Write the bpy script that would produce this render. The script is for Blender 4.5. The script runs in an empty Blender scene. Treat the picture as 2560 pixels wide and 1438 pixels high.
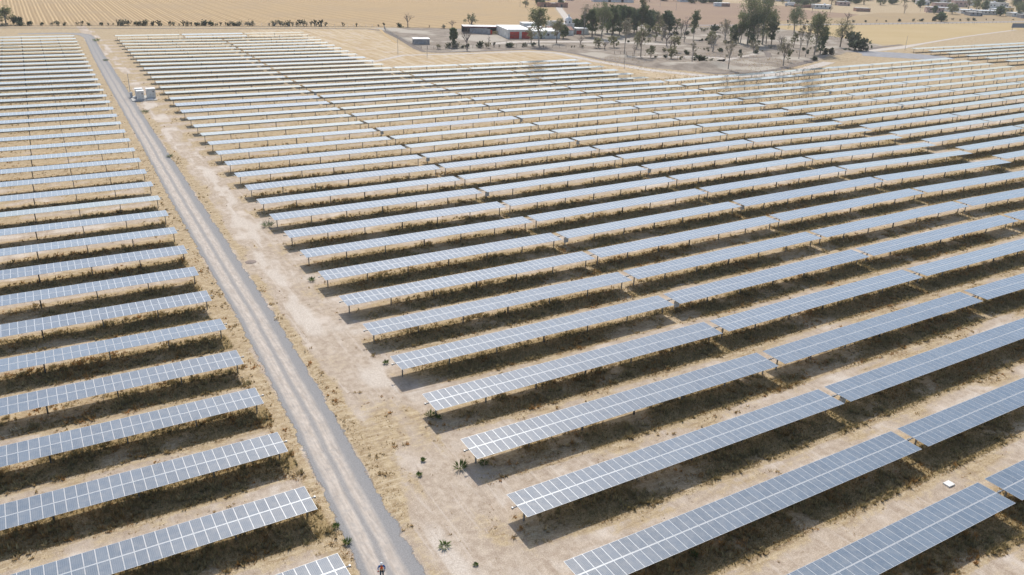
import bpy, bmesh, math, random
import numpy as np
from mathutils import Vector, Matrix, noise as mnoise
random.seed(7); RNG = np.random.default_rng(11)
S = bpy.context.scene; COL = S.collection
R = math.radians
# ------------------------------------------------------------------ camera, sky, sun, exposure
F, CH, PITCH, ROLL, YAW = 2044.236, 53.911, 0.407095, 0.0349498, -0.534210
CX, CY = -34.678, -67.020
cam = bpy.data.objects.new('camera', bpy.data.cameras.new('camera')); COL.objects.link(cam)
cam.data.sensor_width = 36; cam.data.lens = F / 2560 * 36; cam.data.clip_end = 6000; cam.data.clip_start = .5
RT = Vector((math.cos(YAW), math.sin(YAW), 0)); H0 = Vector((-math.sin(YAW), math.cos(YAW), 0))
FW = H0 * math.cos(PITCH) + Vector((0, 0, -math.sin(PITCH))); DN = FW.cross(RT); DN = -RT.cross(FW)
XI = RT * math.cos(ROLL) - DN * math.sin(ROLL); YI = RT * math.sin(ROLL) + DN * math.cos(ROLL)
m = Matrix((( XI.x, -YI.x, -FW.x, CX), (XI.y, -YI.y, -FW.y, CY), (XI.z, -YI.z, -FW.z, CH), (0, 0, 0, 1)))
cam.matrix_world = m; S.camera = cam
def project(x, y, z):
    d = Vector((x - CX, y - CY, z - CH)); k = d.dot(FW)
    if k < 1: return None
    return 1280 + F * d.dot(XI) / k, 719 + F * d.dot(YI) / k
SUN = Vector((0.76, 1.76, 2.2)).normalized()
SEL = math.asin(SUN.z); SAZ = math.atan2(SUN.x, SUN.y)
w = bpy.data.worlds.new('World'); S.world = w; w.use_nodes = True
nt = w.node_tree; sky = nt.nodes.new('ShaderNodeTexSky'); sky.sky_type = 'NISHITA'; sky.sun_disc = False
sky.sun_elevation = SEL; sky.sun_rotation = SAZ; sky.dust_density = 2.2; sky.air_density = 1.1
nt.links.new(sky.outputs[0], nt.nodes['Background'].inputs[0]); nt.nodes['Background'].inputs[1].default_value = 0.13
sl = bpy.data.lights.new('sun', 'SUN'); sl.energy = 3.4; sl.angle = R(0.55); sl.color = (1, .95, .865)
so = bpy.data.objects.new('sun', sl); COL.objects.link(so); so.rotation_euler = (-SUN).to_track_quat('-Z', 'Y').to_euler()
S.view_settings.view_transform = 'Standard'; S.view_settings.look = 'None'; S.view_settings.exposure = 0.16; S.view_settings.gamma = 1
# ------------------------------------------------------------------ helpers
def tag(o, label=None, cat=None, group=None, kind=None):
    if label: o['label'] = label
    if cat: o['category'] = cat
    if group: o['group'] = group
    if kind: o['kind'] = kind
    return o
def empty(name, loc=(0, 0, 0), rz=0):
    o = bpy.data.objects.new(name, None); o.location = loc; o.rotation_euler = (0, 0, rz); o.empty_display_size = .3
    COL.objects.link(o); return o
class MB:
    def __init__(s): s.v = []; s.f = []; s.mi = []; s.uv = []
    def face(s, pts, mi=0, uv=None):
        n = len(s.v); s.v += [tuple(p) for p in pts]; s.f.append(tuple(range(n, n + len(pts)))); s.mi.append(mi)
        s.uv.append(uv or [(p[0], p[1]) for p in pts]); return s
    def box(s, x0, x1, y0, y1, z0, z1, mi=0, top=None):
        P = [(x0, y0, z0), (x1, y0, z0), (x1, y1, z0), (x0, y1, z0), (x0, y0, z1), (x1, y0, z1), (x1, y1, z1), (x0, y1, z1)]
        for k, q in enumerate(((3, 2, 1, 0), (4, 5, 6, 7), (0, 1, 5, 4), (1, 2, 6, 5), (2, 3, 7, 6), (3, 0, 4, 7))):
            s.face([P[i] for i in q], top if (top is not None and k == 1) else mi)
        return s
    def tube(s, a, b, r0, r1, n=6, mi=0, cap=True):
        a = Vector(a); b = Vector(b); d = (b - a).normalized(); u = d.orthogonal().normalized(); v = d.cross(u)
        A = [a + (u * math.cos(t) + v * math.sin(t)) * r0 for t in [2 * math.pi * i / n for i in range(n)]]
        B = [b + (u * math.cos(t) + v * math.sin(t)) * r1 for t in [2 * math.pi * i / n for i in range(n)]]
        for i in range(n): s.face([A[i], A[(i + 1) % n], B[(i + 1) % n], B[i]], mi)
        if cap: s.face(A[::-1], mi); s.face(B, mi)
        return s
    def dome(s, c, r, hz, n=12, k=5, mi=0, a0=0.):
        P = [[(c[0] + r * math.cos(t) * math.cos(e), c[1] + r * math.sin(t) * math.cos(e), c[2] + hz * math.sin(e)) for t in [2 * math.pi * i / n for i in range(n)]]
             for e in [a0 + (math.pi / 2 - a0) * j / k for j in range(k + 1)]]
        for j in range(k):
            for i in range(n):
                q = [P[j][i], P[j][(i + 1) % n], P[j + 1][(i + 1) % n], P[j + 1][i]]
                if j == k - 1: q = q[:3]
                s.face(q, mi)
        return s
    def mesh(s, name, mats):
        me = bpy.data.meshes.new(name); me.from_pydata(s.v, [], s.f)
        uv = me.uv_layers.new(name='UVMap'); k = 0; flat = []
        for u in s.uv:
            for p in u: flat += [p[0], p[1]]
        uv.data.foreach_set('uv', flat)
        me.polygons.foreach_set('material_index', s.mi)
        for mt in mats: me.materials.append(mt)
        me.update(); return me
    def build(s, name, mats, parent=None, loc=(0, 0, 0), rz=0):
        return link(name, s.mesh(name, mats if isinstance(mats, (list, tuple)) else [mats]), parent, loc, rz)
def link(name, me, parent=None, loc=(0, 0, 0), rz=0):
    o = bpy.data.objects.new(name, me); o.location = loc; o.rotation_euler = (0, 0, rz); COL.objects.link(o)
    if parent: o.parent = parent
    return o
def tree_copy(o, parent=None):
    c = o.copy(); COL.objects.link(c); c.parent = parent
    for ch in list(o.children): tree_copy(ch, c)
    return c
def np_mesh(name, verts, faces, mats, colors=None, uvs=None, smooth=False):
    """verts (n,3), faces (m,k) all with k corners"""
    me = bpy.data.meshes.new(name); n = len(verts); m_, k = faces.shape
    me.vertices.add(n); me.vertices.foreach_set('co', verts.astype(np.float32).ravel())
    me.loops.add(m_ * k); me.loops.foreach_set('vertex_index', faces.astype(np.int32).ravel())
    me.polygons.add(m_); me.polygons.foreach_set('loop_start', np.arange(0, m_ * k, k, dtype=np.int32))
    me.polygons.foreach_set('loop_total', np.full(m_, k, dtype=np.int32))
    if colors:
        for nm, c in colors.items():
            a = me.attributes.new(nm, 'FLOAT_COLOR' if c.ndim == 2 else 'FLOAT', 'POINT')
            if c.ndim == 2:
                c4 = np.ones((n, 4), np.float32); c4[:, :3] = c; a.data.foreach_set('color', c4.ravel())
            else: a.data.foreach_set('value', c.astype(np.float32))
    for mt in mats: me.materials.append(mt)
    me.update(calc_edges=True); me.validate()
    return me
# ---- numpy value noise
_T = RNG.random((256, 256)).astype(np.float32)
def vn(x, y):
    xi = np.floor(x).astype(int); yi = np.floor(y).astype(int); fx = x - xi; fy = y - yi
    fx = fx * fx * (3 - 2 * fx); fy = fy * fy * (3 - 2 * fy)
    a = _T[xi & 255, yi & 255]; b = _T[(xi + 1) & 255, yi & 255]; c = _T[xi & 255, (yi + 1) & 255]; d = _T[(xi + 1) & 255, (yi + 1) & 255]
    return (a * (1 - fx) + b * fx) * (1 - fy) + (c * (1 - fx) + d * fx) * fy
def fbm(x, y, o=4):
    s = 0; a = .5; t = 0
    for i in range(o): s = s + a * vn(x * 2 ** i + 17.3 * i, y * 2 ** i + 9.1 * i); t += a; a *= .55
    return s / t
def sstep(a, b, x):
    t = np.clip((x - a) / (b - a), 0, 1); return t * t * (3 - 2 * t)
# ------------------------------------------------------------------ material helpers
class NT:
    def __init__(s, name):
        s.m = bpy.data.materials.new(name); s.m.use_nodes = True; s.t = s.m.node_tree; s.b = s.t.nodes['Principled BSDF']; s.out = s.t.nodes['Material Output']
    def n(s, typ, **kw):
        nd = s.t.nodes.new(typ)
        for k, v in kw.items(): setattr(nd, k, v)
        return nd
    def L(s, a, b): s.t.links.new(a, b)
    def val(s, inp, v):
        if hasattr(v, 'is_linked') or hasattr(v, 'links'): s.L(v, inp)
        else: inp.default_value = v
    def math(s, op, a, b=0., c=None, clamp=False):
        nd = s.n('ShaderNodeMath', operation=op); nd.use_clamp = clamp; s.val(nd.inputs[0], a); s.val(nd.inputs[1], b)
        if c is not None: s.val(nd.inputs[2], c)
        return nd.outputs[0]
    def noise(s, scale, detail=4, vec=None, rough=.55, dist=0.):
        nd = s.n('ShaderNodeTexNoise'); nd.inputs['Scale'].default_value = scale; nd.inputs['Detail'].default_value = detail
        nd.inputs['Roughness'].default_value = rough; nd.inputs['Distortion'].default_value = dist
        if vec is not None: s.L(vec, nd.inputs['Vector'])
        return nd.outputs['Fac']
    def mix(s, f, a, b, blend='MIX'):
        nd = s.n('ShaderNodeMix', data_type='RGBA', blend_type=blend); s.val(nd.inputs[0], f)
        for i, v in ((6, a), (7, b)):
            if isinstance(v, tuple): nd.inputs[i].default_value = (*v, 1)[:4]
            else: s.L(v, nd.inputs[i])
        return nd.outputs[2]
    def ramp(s, f, stops):
        nd = s.n('ShaderNodeValToRGB'); cr = nd.color_ramp
        while len(cr.elements) < len(stops): cr.elements.new(.5)
        for e, (p, c) in zip(cr.elements, stops): e.position = p; e.color = (*c, 1) if isinstance(c, tuple) else (c, c, c, 1)
        s.L(f, nd.inputs[0]); return nd.outputs[0]
    def rng(s, f, a, b, c=0., d=1.):
        nd = s.n('ShaderNodeMapRange', interpolation_type='SMOOTHSTEP'); s.L(f, nd.inputs[0])
        for i, v in enumerate((a, b, c, d)): nd.inputs[i + 1].default_value = v
        return nd.outputs[0]
    def pos(s): return s.n('ShaderNodeNewGeometry').outputs['Position']
    def attr(s, n): return s.n('ShaderNodeAttribute', attribute_name=n)
    def set(s, col=None, rough=None, metal=None, spec=None, bump=None, bs=.3, bd=.1):
        if col is not None:
            if isinstance(col, tuple): s.b.inputs['Base Color'].default_value = (*col, 1)
            else: s.L(col, s.b.inputs['Base Color'])
        if rough is not None: s.val(s.b.inputs['Roughness'], rough)
        if metal is not None: s.b.inputs['Metallic'].default_value = metal
        if spec is not None: s.b.inputs['Specular IOR Level'].default_value = spec
        if bump is not None:
            bn = s.n('ShaderNodeBump'); bn.inputs['Strength'].default_value = bs; bn.inputs['Distance'].default_value = bd
            s.L(bump, bn.inputs['Height']); s.L(bn.outputs[0], s.b.inputs['Normal'])
        return s.m
def plain(name, col, rough=.6, metal=0., var=.12, scale=3., spec=.4):
    t = NT(name); tc = t.n('ShaderNodeTexCoord').outputs['Object']; f = t.noise(scale, 4, tc)
    lo = tuple(c * (1 - var) for c in col); hi = tuple(min(1, c * (1 + var)) for c in col)
    return t.set(t.mix(t.rng(f, .3, .7), lo, hi), rough, metal, spec)
# ------------------------------------------------------------------ materials
def m_ground():
    t = NT('ground_soil'); p = t.pos(); veg = t.attr('veg').outputs['Fac']; und = t.attr('under').outputs['Fac']; yel = t.attr('field').outputs['Fac']; farm = t.attr('yard').outputs['Fac']
    n1 = t.noise(.16, 6, p, .6); n2 = t.noise(1.1, 6, p, .68); n3 = t.noise(3.4, 6, p, .75); n4 = t.noise(.035, 4, p, .5); n5 = t.noise(9, 3, p, .75)
    dirt = t.mix(t.rng(n2, .3, .72), (.40, .32, .25), (.60, .51, .415))
    dirt = t.mix(t.rng(n1, .52, .7), dirt, (.68, .60, .52))
    mp = t.n('ShaderNodeMapping'); t.L(p, mp.inputs[0]); mp.inputs['Scale'].default_value = (1, .07, 1); mp.inputs['Rotation'].default_value = (0, 0, .06)
    trk = t.noise(1.5, 3, mp.outputs[0], .6, .6); dirt = t.mix(t.rng(trk, .54, .68, 0, .4), dirt, (.70, .63, .555)); dirt = t.mix(t.rng(trk, .30, .44, .35, 0), dirt, (.33, .255, .205))
    dirt = t.mix(t.rng(veg, .0, .16, .75, 0), dirt, t.mix(t.rng(n3, .35, .65), (.56, .49, .42), (.78, .72, .65)))
    mr = t.n('ShaderNodeMapping'); t.L(p, mr.inputs[0]); mr.inputs['Scale'].default_value = (.16, 1, 1); n6 = t.noise(1.7, 5, mr.outputs[0], .7)
    straw = t.mix(t.rng(n2, .3, .7), (.31, .22, .12), (.56, .445, .28))
    straw = t.mix(t.rng(n6, .36, .50, .6, 0), straw, (.25, .165, .085)); straw = t.mix(t.rng(n6, .52, .66, 0, .6), straw, (.66, .56, .40)); straw = t.mix(t.rng(n3, .45, .75), straw, (.66, .56, .42))
    k = t.math('ADD', t.math('MULTIPLY', veg, .95), t.math('ADD', t.math('MULTIPLY', n2, .55), t.math('MULTIPLY', n3, .35)))
    c = t.mix(t.rng(k, .72, .92), dirt, straw)
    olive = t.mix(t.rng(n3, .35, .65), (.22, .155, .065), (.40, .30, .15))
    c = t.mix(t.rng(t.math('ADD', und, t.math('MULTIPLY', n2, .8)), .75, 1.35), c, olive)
    # stubble field south of the farm, faint drill lines
    sx = t.n('ShaderNodeSeparateXYZ'); t.L(p, sx.inputs[0])
    st = t.math('SINE', t.math('ADD', t.math('MULTIPLY', t.math('ADD', sx.outputs[0], t.math('MULTIPLY', sx.outputs[1], .42)), 1.9), t.math('MULTIPLY', n2, 3.)))
    mf = t.n('ShaderNodeMapping'); t.L(p, mf.inputs[0]); mf.inputs['Rotation'].default_value = (0, 0, .42); mf.inputs['Scale'].default_value = (1, .05, 1); n7 = t.noise(.55, 4, mf.outputs[0], .65); st = t.math('ADD', t.math('MULTIPLY', st, .35), t.math('MULTIPLY', t.math('SUBTRACT', n7, .5), 4.)); fld = t.mix(t.rng(st, -.7, .8), (.44, .31, .165), (.64, .53, .37)); fld = t.mix(t.rng(n1, .5, .68), fld, (.60, .51, .41))
    c = t.mix(yel, c, fld)
    yard = t.mix(t.rng(n1, .35, .62), (.20, .17, .145), (.34, .295, .25)); yard = t.mix(t.rng(n2, .45, .7), yard, (.25, .215, .18)); yard = t.mix(t.rng(n4, .52, .6), yard, (.46, .42, .36))
    c = t.mix(farm, c, yard)
    c = t.mix(t.rng(n5, .42, .62, .30, .0), c, (.15, .10, .055)); c = t.mix(t.rng(n5, .52, .66, 0., .35), c, (.66, .57, .44))
    hb = t.math('ADD', t.math('MULTIPLY', n3, .5), t.math('MULTIPLY', n5, .25))
    return t.set(c, .95, spec=.1, bump=hb, bs=.6, bd=.10)
def m_road():
    t = NT('gravel'); p = t.pos(); u = t.n('ShaderNodeUVMap').outputs[0]; sp = t.n('ShaderNodeSeparateXYZ'); t.L(u, sp.inputs[0]); ps = t.n('ShaderNodeSeparateXYZ'); t.L(p, ps.inputs[0])
    nl = t.noise(.09, 3, p); n2 = t.noise(1.6, 6, p, .7); n3 = t.noise(9, 3, p, .7)
    uu = t.math('ADD', sp.outputs[0], t.math('MULTIPLY', t.math('SUBTRACT', nl, .5), .10))
    prof = t.ramp(uu, [(0, 0.), (.15, .1), (.21, .85), (.37, 1.), (.43, .25), (.48, .25), (.54, 1.), (.66, .8), (.74, .1), (1, 0.)])
    fade = t.rng(ps.outputs[1], 120., 380., 1., .3)
    tr = t.math('MULTIPLY', t.math('MULTIPLY', prof, fade), t.rng(n2, .25, .6, .5, 1.))
    mp = t.n('ShaderNodeMapping'); t.L(p, mp.inputs[0]); mp.inputs['Scale'].default_value = (1, .12, 1); n4 = t.noise(3.2, 5, mp.outputs[0], .65); grey = t.mix(t.rng(n3, .25, .75), (.20, .198, .20), (.32, .318, .32)); tan = t.mix(t.rng(n4, .3, .7), (.42, .36, .305), (.60, .53, .46)); tan = t.mix(t.rng(n3, .55, .8, 0, .5), tan, (.66, .59, .52))
    c = t.mix(tr, grey, tan)
    sc = t.n('ShaderNodeUVMap'); 
    edge = t.math('ABSOLUTE', t.math('SUBTRACT', sp.outputs[0], .5)); k = t.math('ADD', edge, t.math('MULTIPLY', t.math('SUBTRACT', t.noise(.45, 7, p, .75), .5), .36))
    al = t.rng(k, .405, .445, 1., 0.); t.L(al, t.b.inputs['Alpha'])
    return t.set(c, .95, spec=.15, bump=n3, bs=.5, bd=.03)
def m_track(name, a, b, soft=.22, sc=.9):
    t = NT(name); p = t.pos(); u = t.n('ShaderNodeUVMap').outputs[0]; sp = t.n('ShaderNodeSeparateXYZ'); t.L(u, sp.inputs[0])
    n2 = t.noise(sc, 5, p, .7); c = t.mix(t.rng(n2, .3, .7), a, b)
    k = t.math('ADD', t.math('ABSOLUTE', t.math('SUBTRACT', sp.outputs[0], .5)), t.math('MULTIPLY', t.math('SUBTRACT', t.noise(sc * .5, 5, p, .7), .5), soft * 1.5))
    t.L(t.rng(k, .33, .45, 1., 0.), t.b.inputs['Alpha'])
    return t.set(c, .95, spec=.1)
def m_field(name, a, b, c3, freq, ax, ay, fan=0., wob=1.2, amt=1.):
    t = NT(name); p = t.pos(); sp = t.n('ShaderNodeSeparateXYZ'); t.L(p, sp.inputs[0]); x, y = sp.outputs[0], sp.outputs[1]
    n1 = t.noise(.02, 5, p, .6); n2 = t.noise(.5, 5, p, .7)
    q = t.math('ADD', t.math('MULTIPLY', x, ax), t.math('MULTIPLY', y, ay))
    if fan:
        q = t.math('SUBTRACT', q, t.math('MULTIPLY', t.math('MULTIPLY', t.math('MULTIPLY', x, x), fan), t.math('SUBTRACT', 640., y)))
    s_ = t.math('SINE', t.math('ADD', t.math('MULTIPLY', q, freq), t.math('MULTIPLY', t.noise(.05, 3, p), wob * 4)))
    s2 = t.math('SINE', t.math('ADD', t.math('MULTIPLY', q, freq * .31), t.math('MULTIPLY', n2, wob)))
    cc = t.mix(t.math('MULTIPLY', t.rng(s_, -.6, .9), amt), a, b); cc = t.mix(t.math('MULTIPLY', t.rng(s2, .2, 1.), .6 * amt), cc, a)
    cc = t.mix(t.rng(n1, .42, .68, 0., .75), cc, c3); cc = t.mix(t.rng(n2, .4, .8, 0., .4), cc, b)
    return t.set(cc, .95, spec=.1)
def m_glass():
    t = NT('solar_glass'); g = t.n('ShaderNodeNewGeometry'); oi = t.n('ShaderNodeObjectInfo').outputs['Random']; u = t.n('ShaderNodeUVMap').outputs[0]
    sp = t.n('ShaderNodeSeparateXYZ'); t.L(u, sp.inputs[0])
    def grid(c, per, w_):   # thin lines every per metres
        f = t.math('FRACT', t.math('DIVIDE', c, per)); d = t.math('ABSOLUTE', t.math('SUBTRACT', f, .5)); return t.rng(d, .5 - w_ / per, .5 - .4 * w_ / per)
    gl = t.math('MAXIMUM', grid(sp.outputs[0], .158, .010), grid(sp.outputs[1], .158, .008))
    bus = t.math('MULTIPLY', grid(sp.outputs[0], .0395, .0022), .5)
    lines = t.math('MAXIMUM', gl, bus)
    v = t.math('FRACT', t.math('ADD', g.outputs['Random Per Island'], oi))
    cell = t.mix(v, (.062, .104, .152), (.095, .142, .196))
    cell = t.mix(t.math('MULTIPLY', lines, .55), cell, (.40, .45, .50))
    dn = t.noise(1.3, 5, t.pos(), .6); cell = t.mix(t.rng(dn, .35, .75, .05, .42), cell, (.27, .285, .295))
    t.set(cell, t.math('ADD', .09, t.math('MULTIPLY', dn, .06))); t.b.inputs['IOR'].default_value = 1.5
    t.b.inputs['Coat Weight'].default_value = 1.; t.b.inputs['Coat IOR'].default_value = 1.5; t.b.inputs['Coat Roughness'].default_value = .13
    return t.m
def m_grass(name='dry_grass_blades'):
    t = NT(name); c = t.attr('Col').outputs['Color']; t.set(c, .8, spec=.15); t.b.inputs['Subsurface Weight'].default_value = 0
    tr = t.n('ShaderNodeBsdfTranslucent'); t.L(c, tr.inputs[0]); mx = t.n('ShaderNodeMixShader'); mx.inputs[0].default_value = .25
    t.L(t.b.outputs[0], mx.inputs[1]); t.L(tr.outputs[0], mx.inputs[2]); t.L(mx.outputs[0], t.out.inputs[0]); return t.m
def m_leaf(name, a, b, c):
    t = NT(name); g = t.n('ShaderNodeNewGeometry').outputs['Random Per Island']; oi = t.n('ShaderNodeObjectInfo').outputs['Random']
    tc = t.n('ShaderNodeTexCoord').outputs['Object']; n = t.noise(.45, 3, tc)
    col = t.mix(g, a, b); col = t.mix(t.rng(n, .45, .7), col, c); col = t.mix(t.math('MULTIPLY', oi, .25), col, c)
    t.set(col, .7, spec=.25); tr = t.n('ShaderNodeBsdfTranslucent'); t.L(col, tr.inputs[0]); mx = t.n('ShaderNodeMixShader'); mx.inputs[0].default_value = .36
    t.L(t.b.outputs[0], mx.inputs[1]); t.L(tr.outputs[0], mx.inputs[2]); t.L(mx.outputs[0], t.out.inputs[0]); return t.m
M = dict(ground=m_ground(), road=m_road(), glass=m_glass(), grass=m_grass(),
    frame=plain('anodised_frame', (.54, .57, .60), .35, .15, .03), steel=plain('galvanised_steel', (.30, .31, .32), .5, .5, .15), dsteel=plain('dark_steel', (.10, .105, .11), .5, .4, .2),
    boxgrey=plain('box_grey', (.55, .56, .57), .5), white=plain('white_paint', (.80, .81, .80), .5, var=.05), white2=plain('weathered_white', (.70, .69, .66), .8, var=.16, scale=.6),
    dark=plain('dark_opening', (.03, .035, .045), .8), red=plain('red_paint', (.50, .035, .02), .6, var=.25, scale=.8), brick=plain('adobe_brick', (.36, .21, .16), .9, var=.3, scale=.5),
    conc=plain('concrete', (.42, .41, .39), .9, var=.2, scale=.5), tin=plain('tin_roof', (.68, .70, .72), .45, .1, .12, .4), slab=plain('pale_concrete', (.74, .73, .70), .8, var=.06), yellow=plain('ochre_wall', (.62, .47, .22), .9), pink=plain('pinkish_wall', (.55, .40, .36), .9, var=.2), blockw=plain('block_wall', (.34, .34, .36), .9, var=.2, scale=.7),
    bark=plain('bark', (.19, .15, .12), .9, var=.3, scale=1.5), barkp=plain('pale_bark', (.34, .30, .26), .9, var=.3, scale=1.), twig=plain('bare_twigs', (.20, .165, .15), .9, var=.2),
    l_euc=m_leaf('eucalyptus_leaves', (.12, .155, .07), (.23, .26, .125), (.27, .255, .13)), l_green=m_leaf('green_leaves', (.075, .12, .055), (.165, .215, .10), (.14, .175, .09)),
    l_olive=m_leaf('olive_leaves', (.19, .19, .09), (.31, .29, .15), (.25, .24, .14)), l_sparse=m_leaf('brownish_leaves', (.20, .185, .12), (.32, .285, .19), (.26, .24, .16)), l_bush=m_leaf('bush_leaves', (.035, .055, .028), (.085, .11, .05), (.08, .085, .05)),
    weed=m_leaf('weed_leaves', (.07, .13, .025), (.16, .22, .05), (.10, .13, .04)), grey=plain('dry_hedge_twigs', (.12, .11, .10), .95))
# ------------------------------------------------------------------ array layout: lines of table ends as functions of the row number
P = 10.8328; NW = 0.05
LN = {'A0': ([-.107, 1.844, -.035], [.241, -.332, -.36]), 'B0': ([.135, .965, 46.705], [-.175, -.561, -.073]), 'B1': ([2.096, -10.916, 109.56], [2.647, -15.842, 18.263]),
      'C0': ([.467, -.056, 93.553], [-1.124, .568, .654]), 'C2': ([.187, -1.231, 141.713], [-2.649, 2.534, .81]), 'C3': ([2.461, -9.869, 194.339], [-.762, -1.57, .578]),
      'D0': ([1.813, -8.567, 196.079], [-2.466, .514, 2.92]), 'D1': ([-1.395, -6.149, 245.495], [-6.14, 7.102, 1.24]), 'D2': ([3.345, -17.832, 302.992], [-1.044, -3.12, 8.401]),
      'D3': ([-4.672, 342.236], [-6.909, 13.624]), 'D4': ([-15.79, 412.037], [-7.398, 17.357]), 'E0': ([-3.661, 1.786, 412.723], [-5.426, 14.033, .419]),
      'L0': ([-.146, 1.977, -17.67], [.53, -.37, -.631]), 'LX': ([.001, .195, -44.179], [.434, .585, -1.124])}
def line(k, r):
    t = r / 10; return np.array([np.polyval(LN[k][0], t), r * P + np.polyval(LN[k][1], t)])
G = 1.15
def seg(a, b, gap=G):   # b shortened by the gap between tables
    d = b - a; return a, b - d / np.hypot(*d) * gap
TABLES = []   # (block, row, ordinal from left, a, b, n modules)
for r in range(-2, 37):
    a = line('L0', r); e = line('LX', r); d = (e - a) / np.hypot(*(e - a)); TABLES.append(('L', r, 1, a + d * 45.45, a, 45))
for r in range(-5, 37):
    A, B = line('A0', r), line('B0', r)
    if r >= 25:
        E_ = line('B1', r)
        if r >= 35:
            q = [A + (E_ - A) * k / 3 for k in range(4)]
            for k in range(3): TABLES.append(('R', r, k + 1, *seg(q[k], q[k + 1] if k < 2 else q[3] + (q[3] - q[2]) / 45), 30))
        else: TABLES.append(('R', r, 1, *seg(A, B), 45)); TABLES.append(('R', r, 2, *seg(B, E_, .05), 45))
        continue
    C_ = line('C0', r); C2 = line('C2', r); C3 = line('C3', r)
    TABLES.append(('R', r, 1, *seg(A, B), 45)); TABLES.append(('R', r, 2, *seg(B, C_), 45))
    if r >= 23:
        q = [C_ + (C3 - C_) * k / 3 for k in range(4)]
        for k in range(3): TABLES.append(('R', r, 3 + k, *seg(q[k], q[k + 1], 1. if k < 2 else .1), 30))
    else: TABLES.append(('R', r, 3, *seg(C_, C2), 45)); TABLES.append(('R', r, 4, *seg(C2, C3, .1), 45))
for r in range(3, 19):
    q = [line(k, r) for k in ('D0', 'D1', 'D2', 'D3', 'D4')]
    if r >= 17:
        q = [q[0] + (q[4] - q[0]) * k / 6 for k in range(7)]
        if r == 17 : pass
        for k in range(6): TABLES.append(('D', r, k + 1, *seg(q[k], q[k + 1]), 30))
    else:
        for k in range(4): TABLES.append(('D', r, k + 1, *seg(q[k], q[k + 1]), 45))
for r in range(14, 22):
    a = line('E0', r)
    for k in range(3): TABLES.append(('E', r, k + 1, a + np.array([k * 56., k * -.6]), a + np.array([k * 56. + 54.8, k * -.6 - .6]), 45))
def visible(a, b, mg=25):
    for z in (0, 2.3):
        for k in range(9):
            c = a + (b - a) * k / 8
            for o in (-2.2, 2.2):
                q = project(c[0], c[1] + o, z)
                if q and -mg < q[0] < 2560 + mg and -mg < q[1] < 1438 + mg: return True
    return False
TABLES = [t for t in TABLES if visible(t[3], t[4])]
# ------------------------------------------------------------------ solar tables
def uvq(x0, x1, y0, y1): return [(x0, y0), (x1, y0), (x1, y1), (x0, y1)]
def module_mesh():
    b = MB(); hx, hy = .496, .985; b.box(-hx, hx, -hy, hy, -.035, 0, 0)
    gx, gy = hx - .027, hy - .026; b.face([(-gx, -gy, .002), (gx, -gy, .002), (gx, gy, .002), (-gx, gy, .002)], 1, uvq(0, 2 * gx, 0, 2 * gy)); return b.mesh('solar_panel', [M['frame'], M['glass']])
def array_mesh(n):
    b = MB(); L_ = n * 1.01
    for s_ in (-1, 1): b.box(.01, L_ - .01, min(s_ * .055, s_ * 2.03), max(s_ * .055, s_ * 2.03), -.035, 0, 0)
    for i in range(n):
        x0 = i * 1.01 + .038; x1 = x0 + .934
        for y0 in (-2.0, .085): b.face([(x0, y0, .002), (x1, y0, .002), (x1, y0 + 1.915, .002), (x0, y0 + 1.915, .002)], 1, uvq(0, .934, 0, 1.915))
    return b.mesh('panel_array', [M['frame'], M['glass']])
MOD = module_mesh(); ARR = {45: array_mesh(45), 30: array_mesh(30)}
def tube_mesh(n):
    b = MB(); b.tube((-.55, 0, 0), (n * 1.01 + .45, 0, 0), .075, .075, 8)
    for x in (-.55, n * 1.01 + .33): b.box(x - .02, x + .14, -.11, .11, -.1, .1)
    return b.mesh('torque_tube', [M['steel']])
RAIL = {n: MB().box(0, n * 1.01, -.03, .03, 0, .02).mesh('centre_rail', [M['frame']]) for n in (45, 30)}
TUB = {n: tube_mesh(n) for n in (45, 30)}
pm = MB(); pm.box(-.07, .07, -.012, .012, -.1, 2.04); pm.box(-.07, -.055, -.08, .08, -.1, 2.04); pm.box(.055, .07, -.08, .08, -.1, 2.04); pm.box(-.09, .09, -.13, .13, 2.0, 2.07); POST = pm.mesh('post', [M['steel']])
dm = MB(); dm.tube((-.16, 0, 1.93), (.16, 0, 1.93), .19, .19, 10); dm.box(-.1, .1, -.42, -.15, 1.75, 1.95); dm.box(-.09, .09, -.09, .09, 0, 1.8); DRV = dm.mesh('slew_drive', [M['dsteel']])
POSTS = {45: [.9, 7.7, 15.0, 22.7, 30.3, 37.6, 44.5], 30: [.9, 7.6, 15.1, 22.6, 29.4]}
ORD = 'first second third fourth fifth sixth seventh eighth ninth tenth eleventh twelfth thirteenth fourteenth fifteenth sixteenth seventeenth eighteenth nineteenth twentieth'.split()
ORD += ['twenty-' + o for o in ORD[:9]] + ['thirtieth'] + ['thirty-' + o for o in ORD[:9]] + ['fortieth'] + ['forty-' + o for o in ORD[:5]]
BL = {'L': 'left of the gravel road', 'R': 'right of the gravel road', 'D': 'of the far right block', 'E': 'of the block beyond the cross aisle'}
lo_row = {b: min(t[1] for t in TABLES if t[0] == b) for b in 'LRDE'}; hi_row = {b: max(t[1] for t in TABLES if t[0] == b) for b in 'LRDE'}
def near_table(a, b):
    for c in (a, (a + b) / 2, b):
        if math.hypot(c[0] - CX, c[1] - CY) < 112: return True
    return False
NMOD = 0
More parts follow.
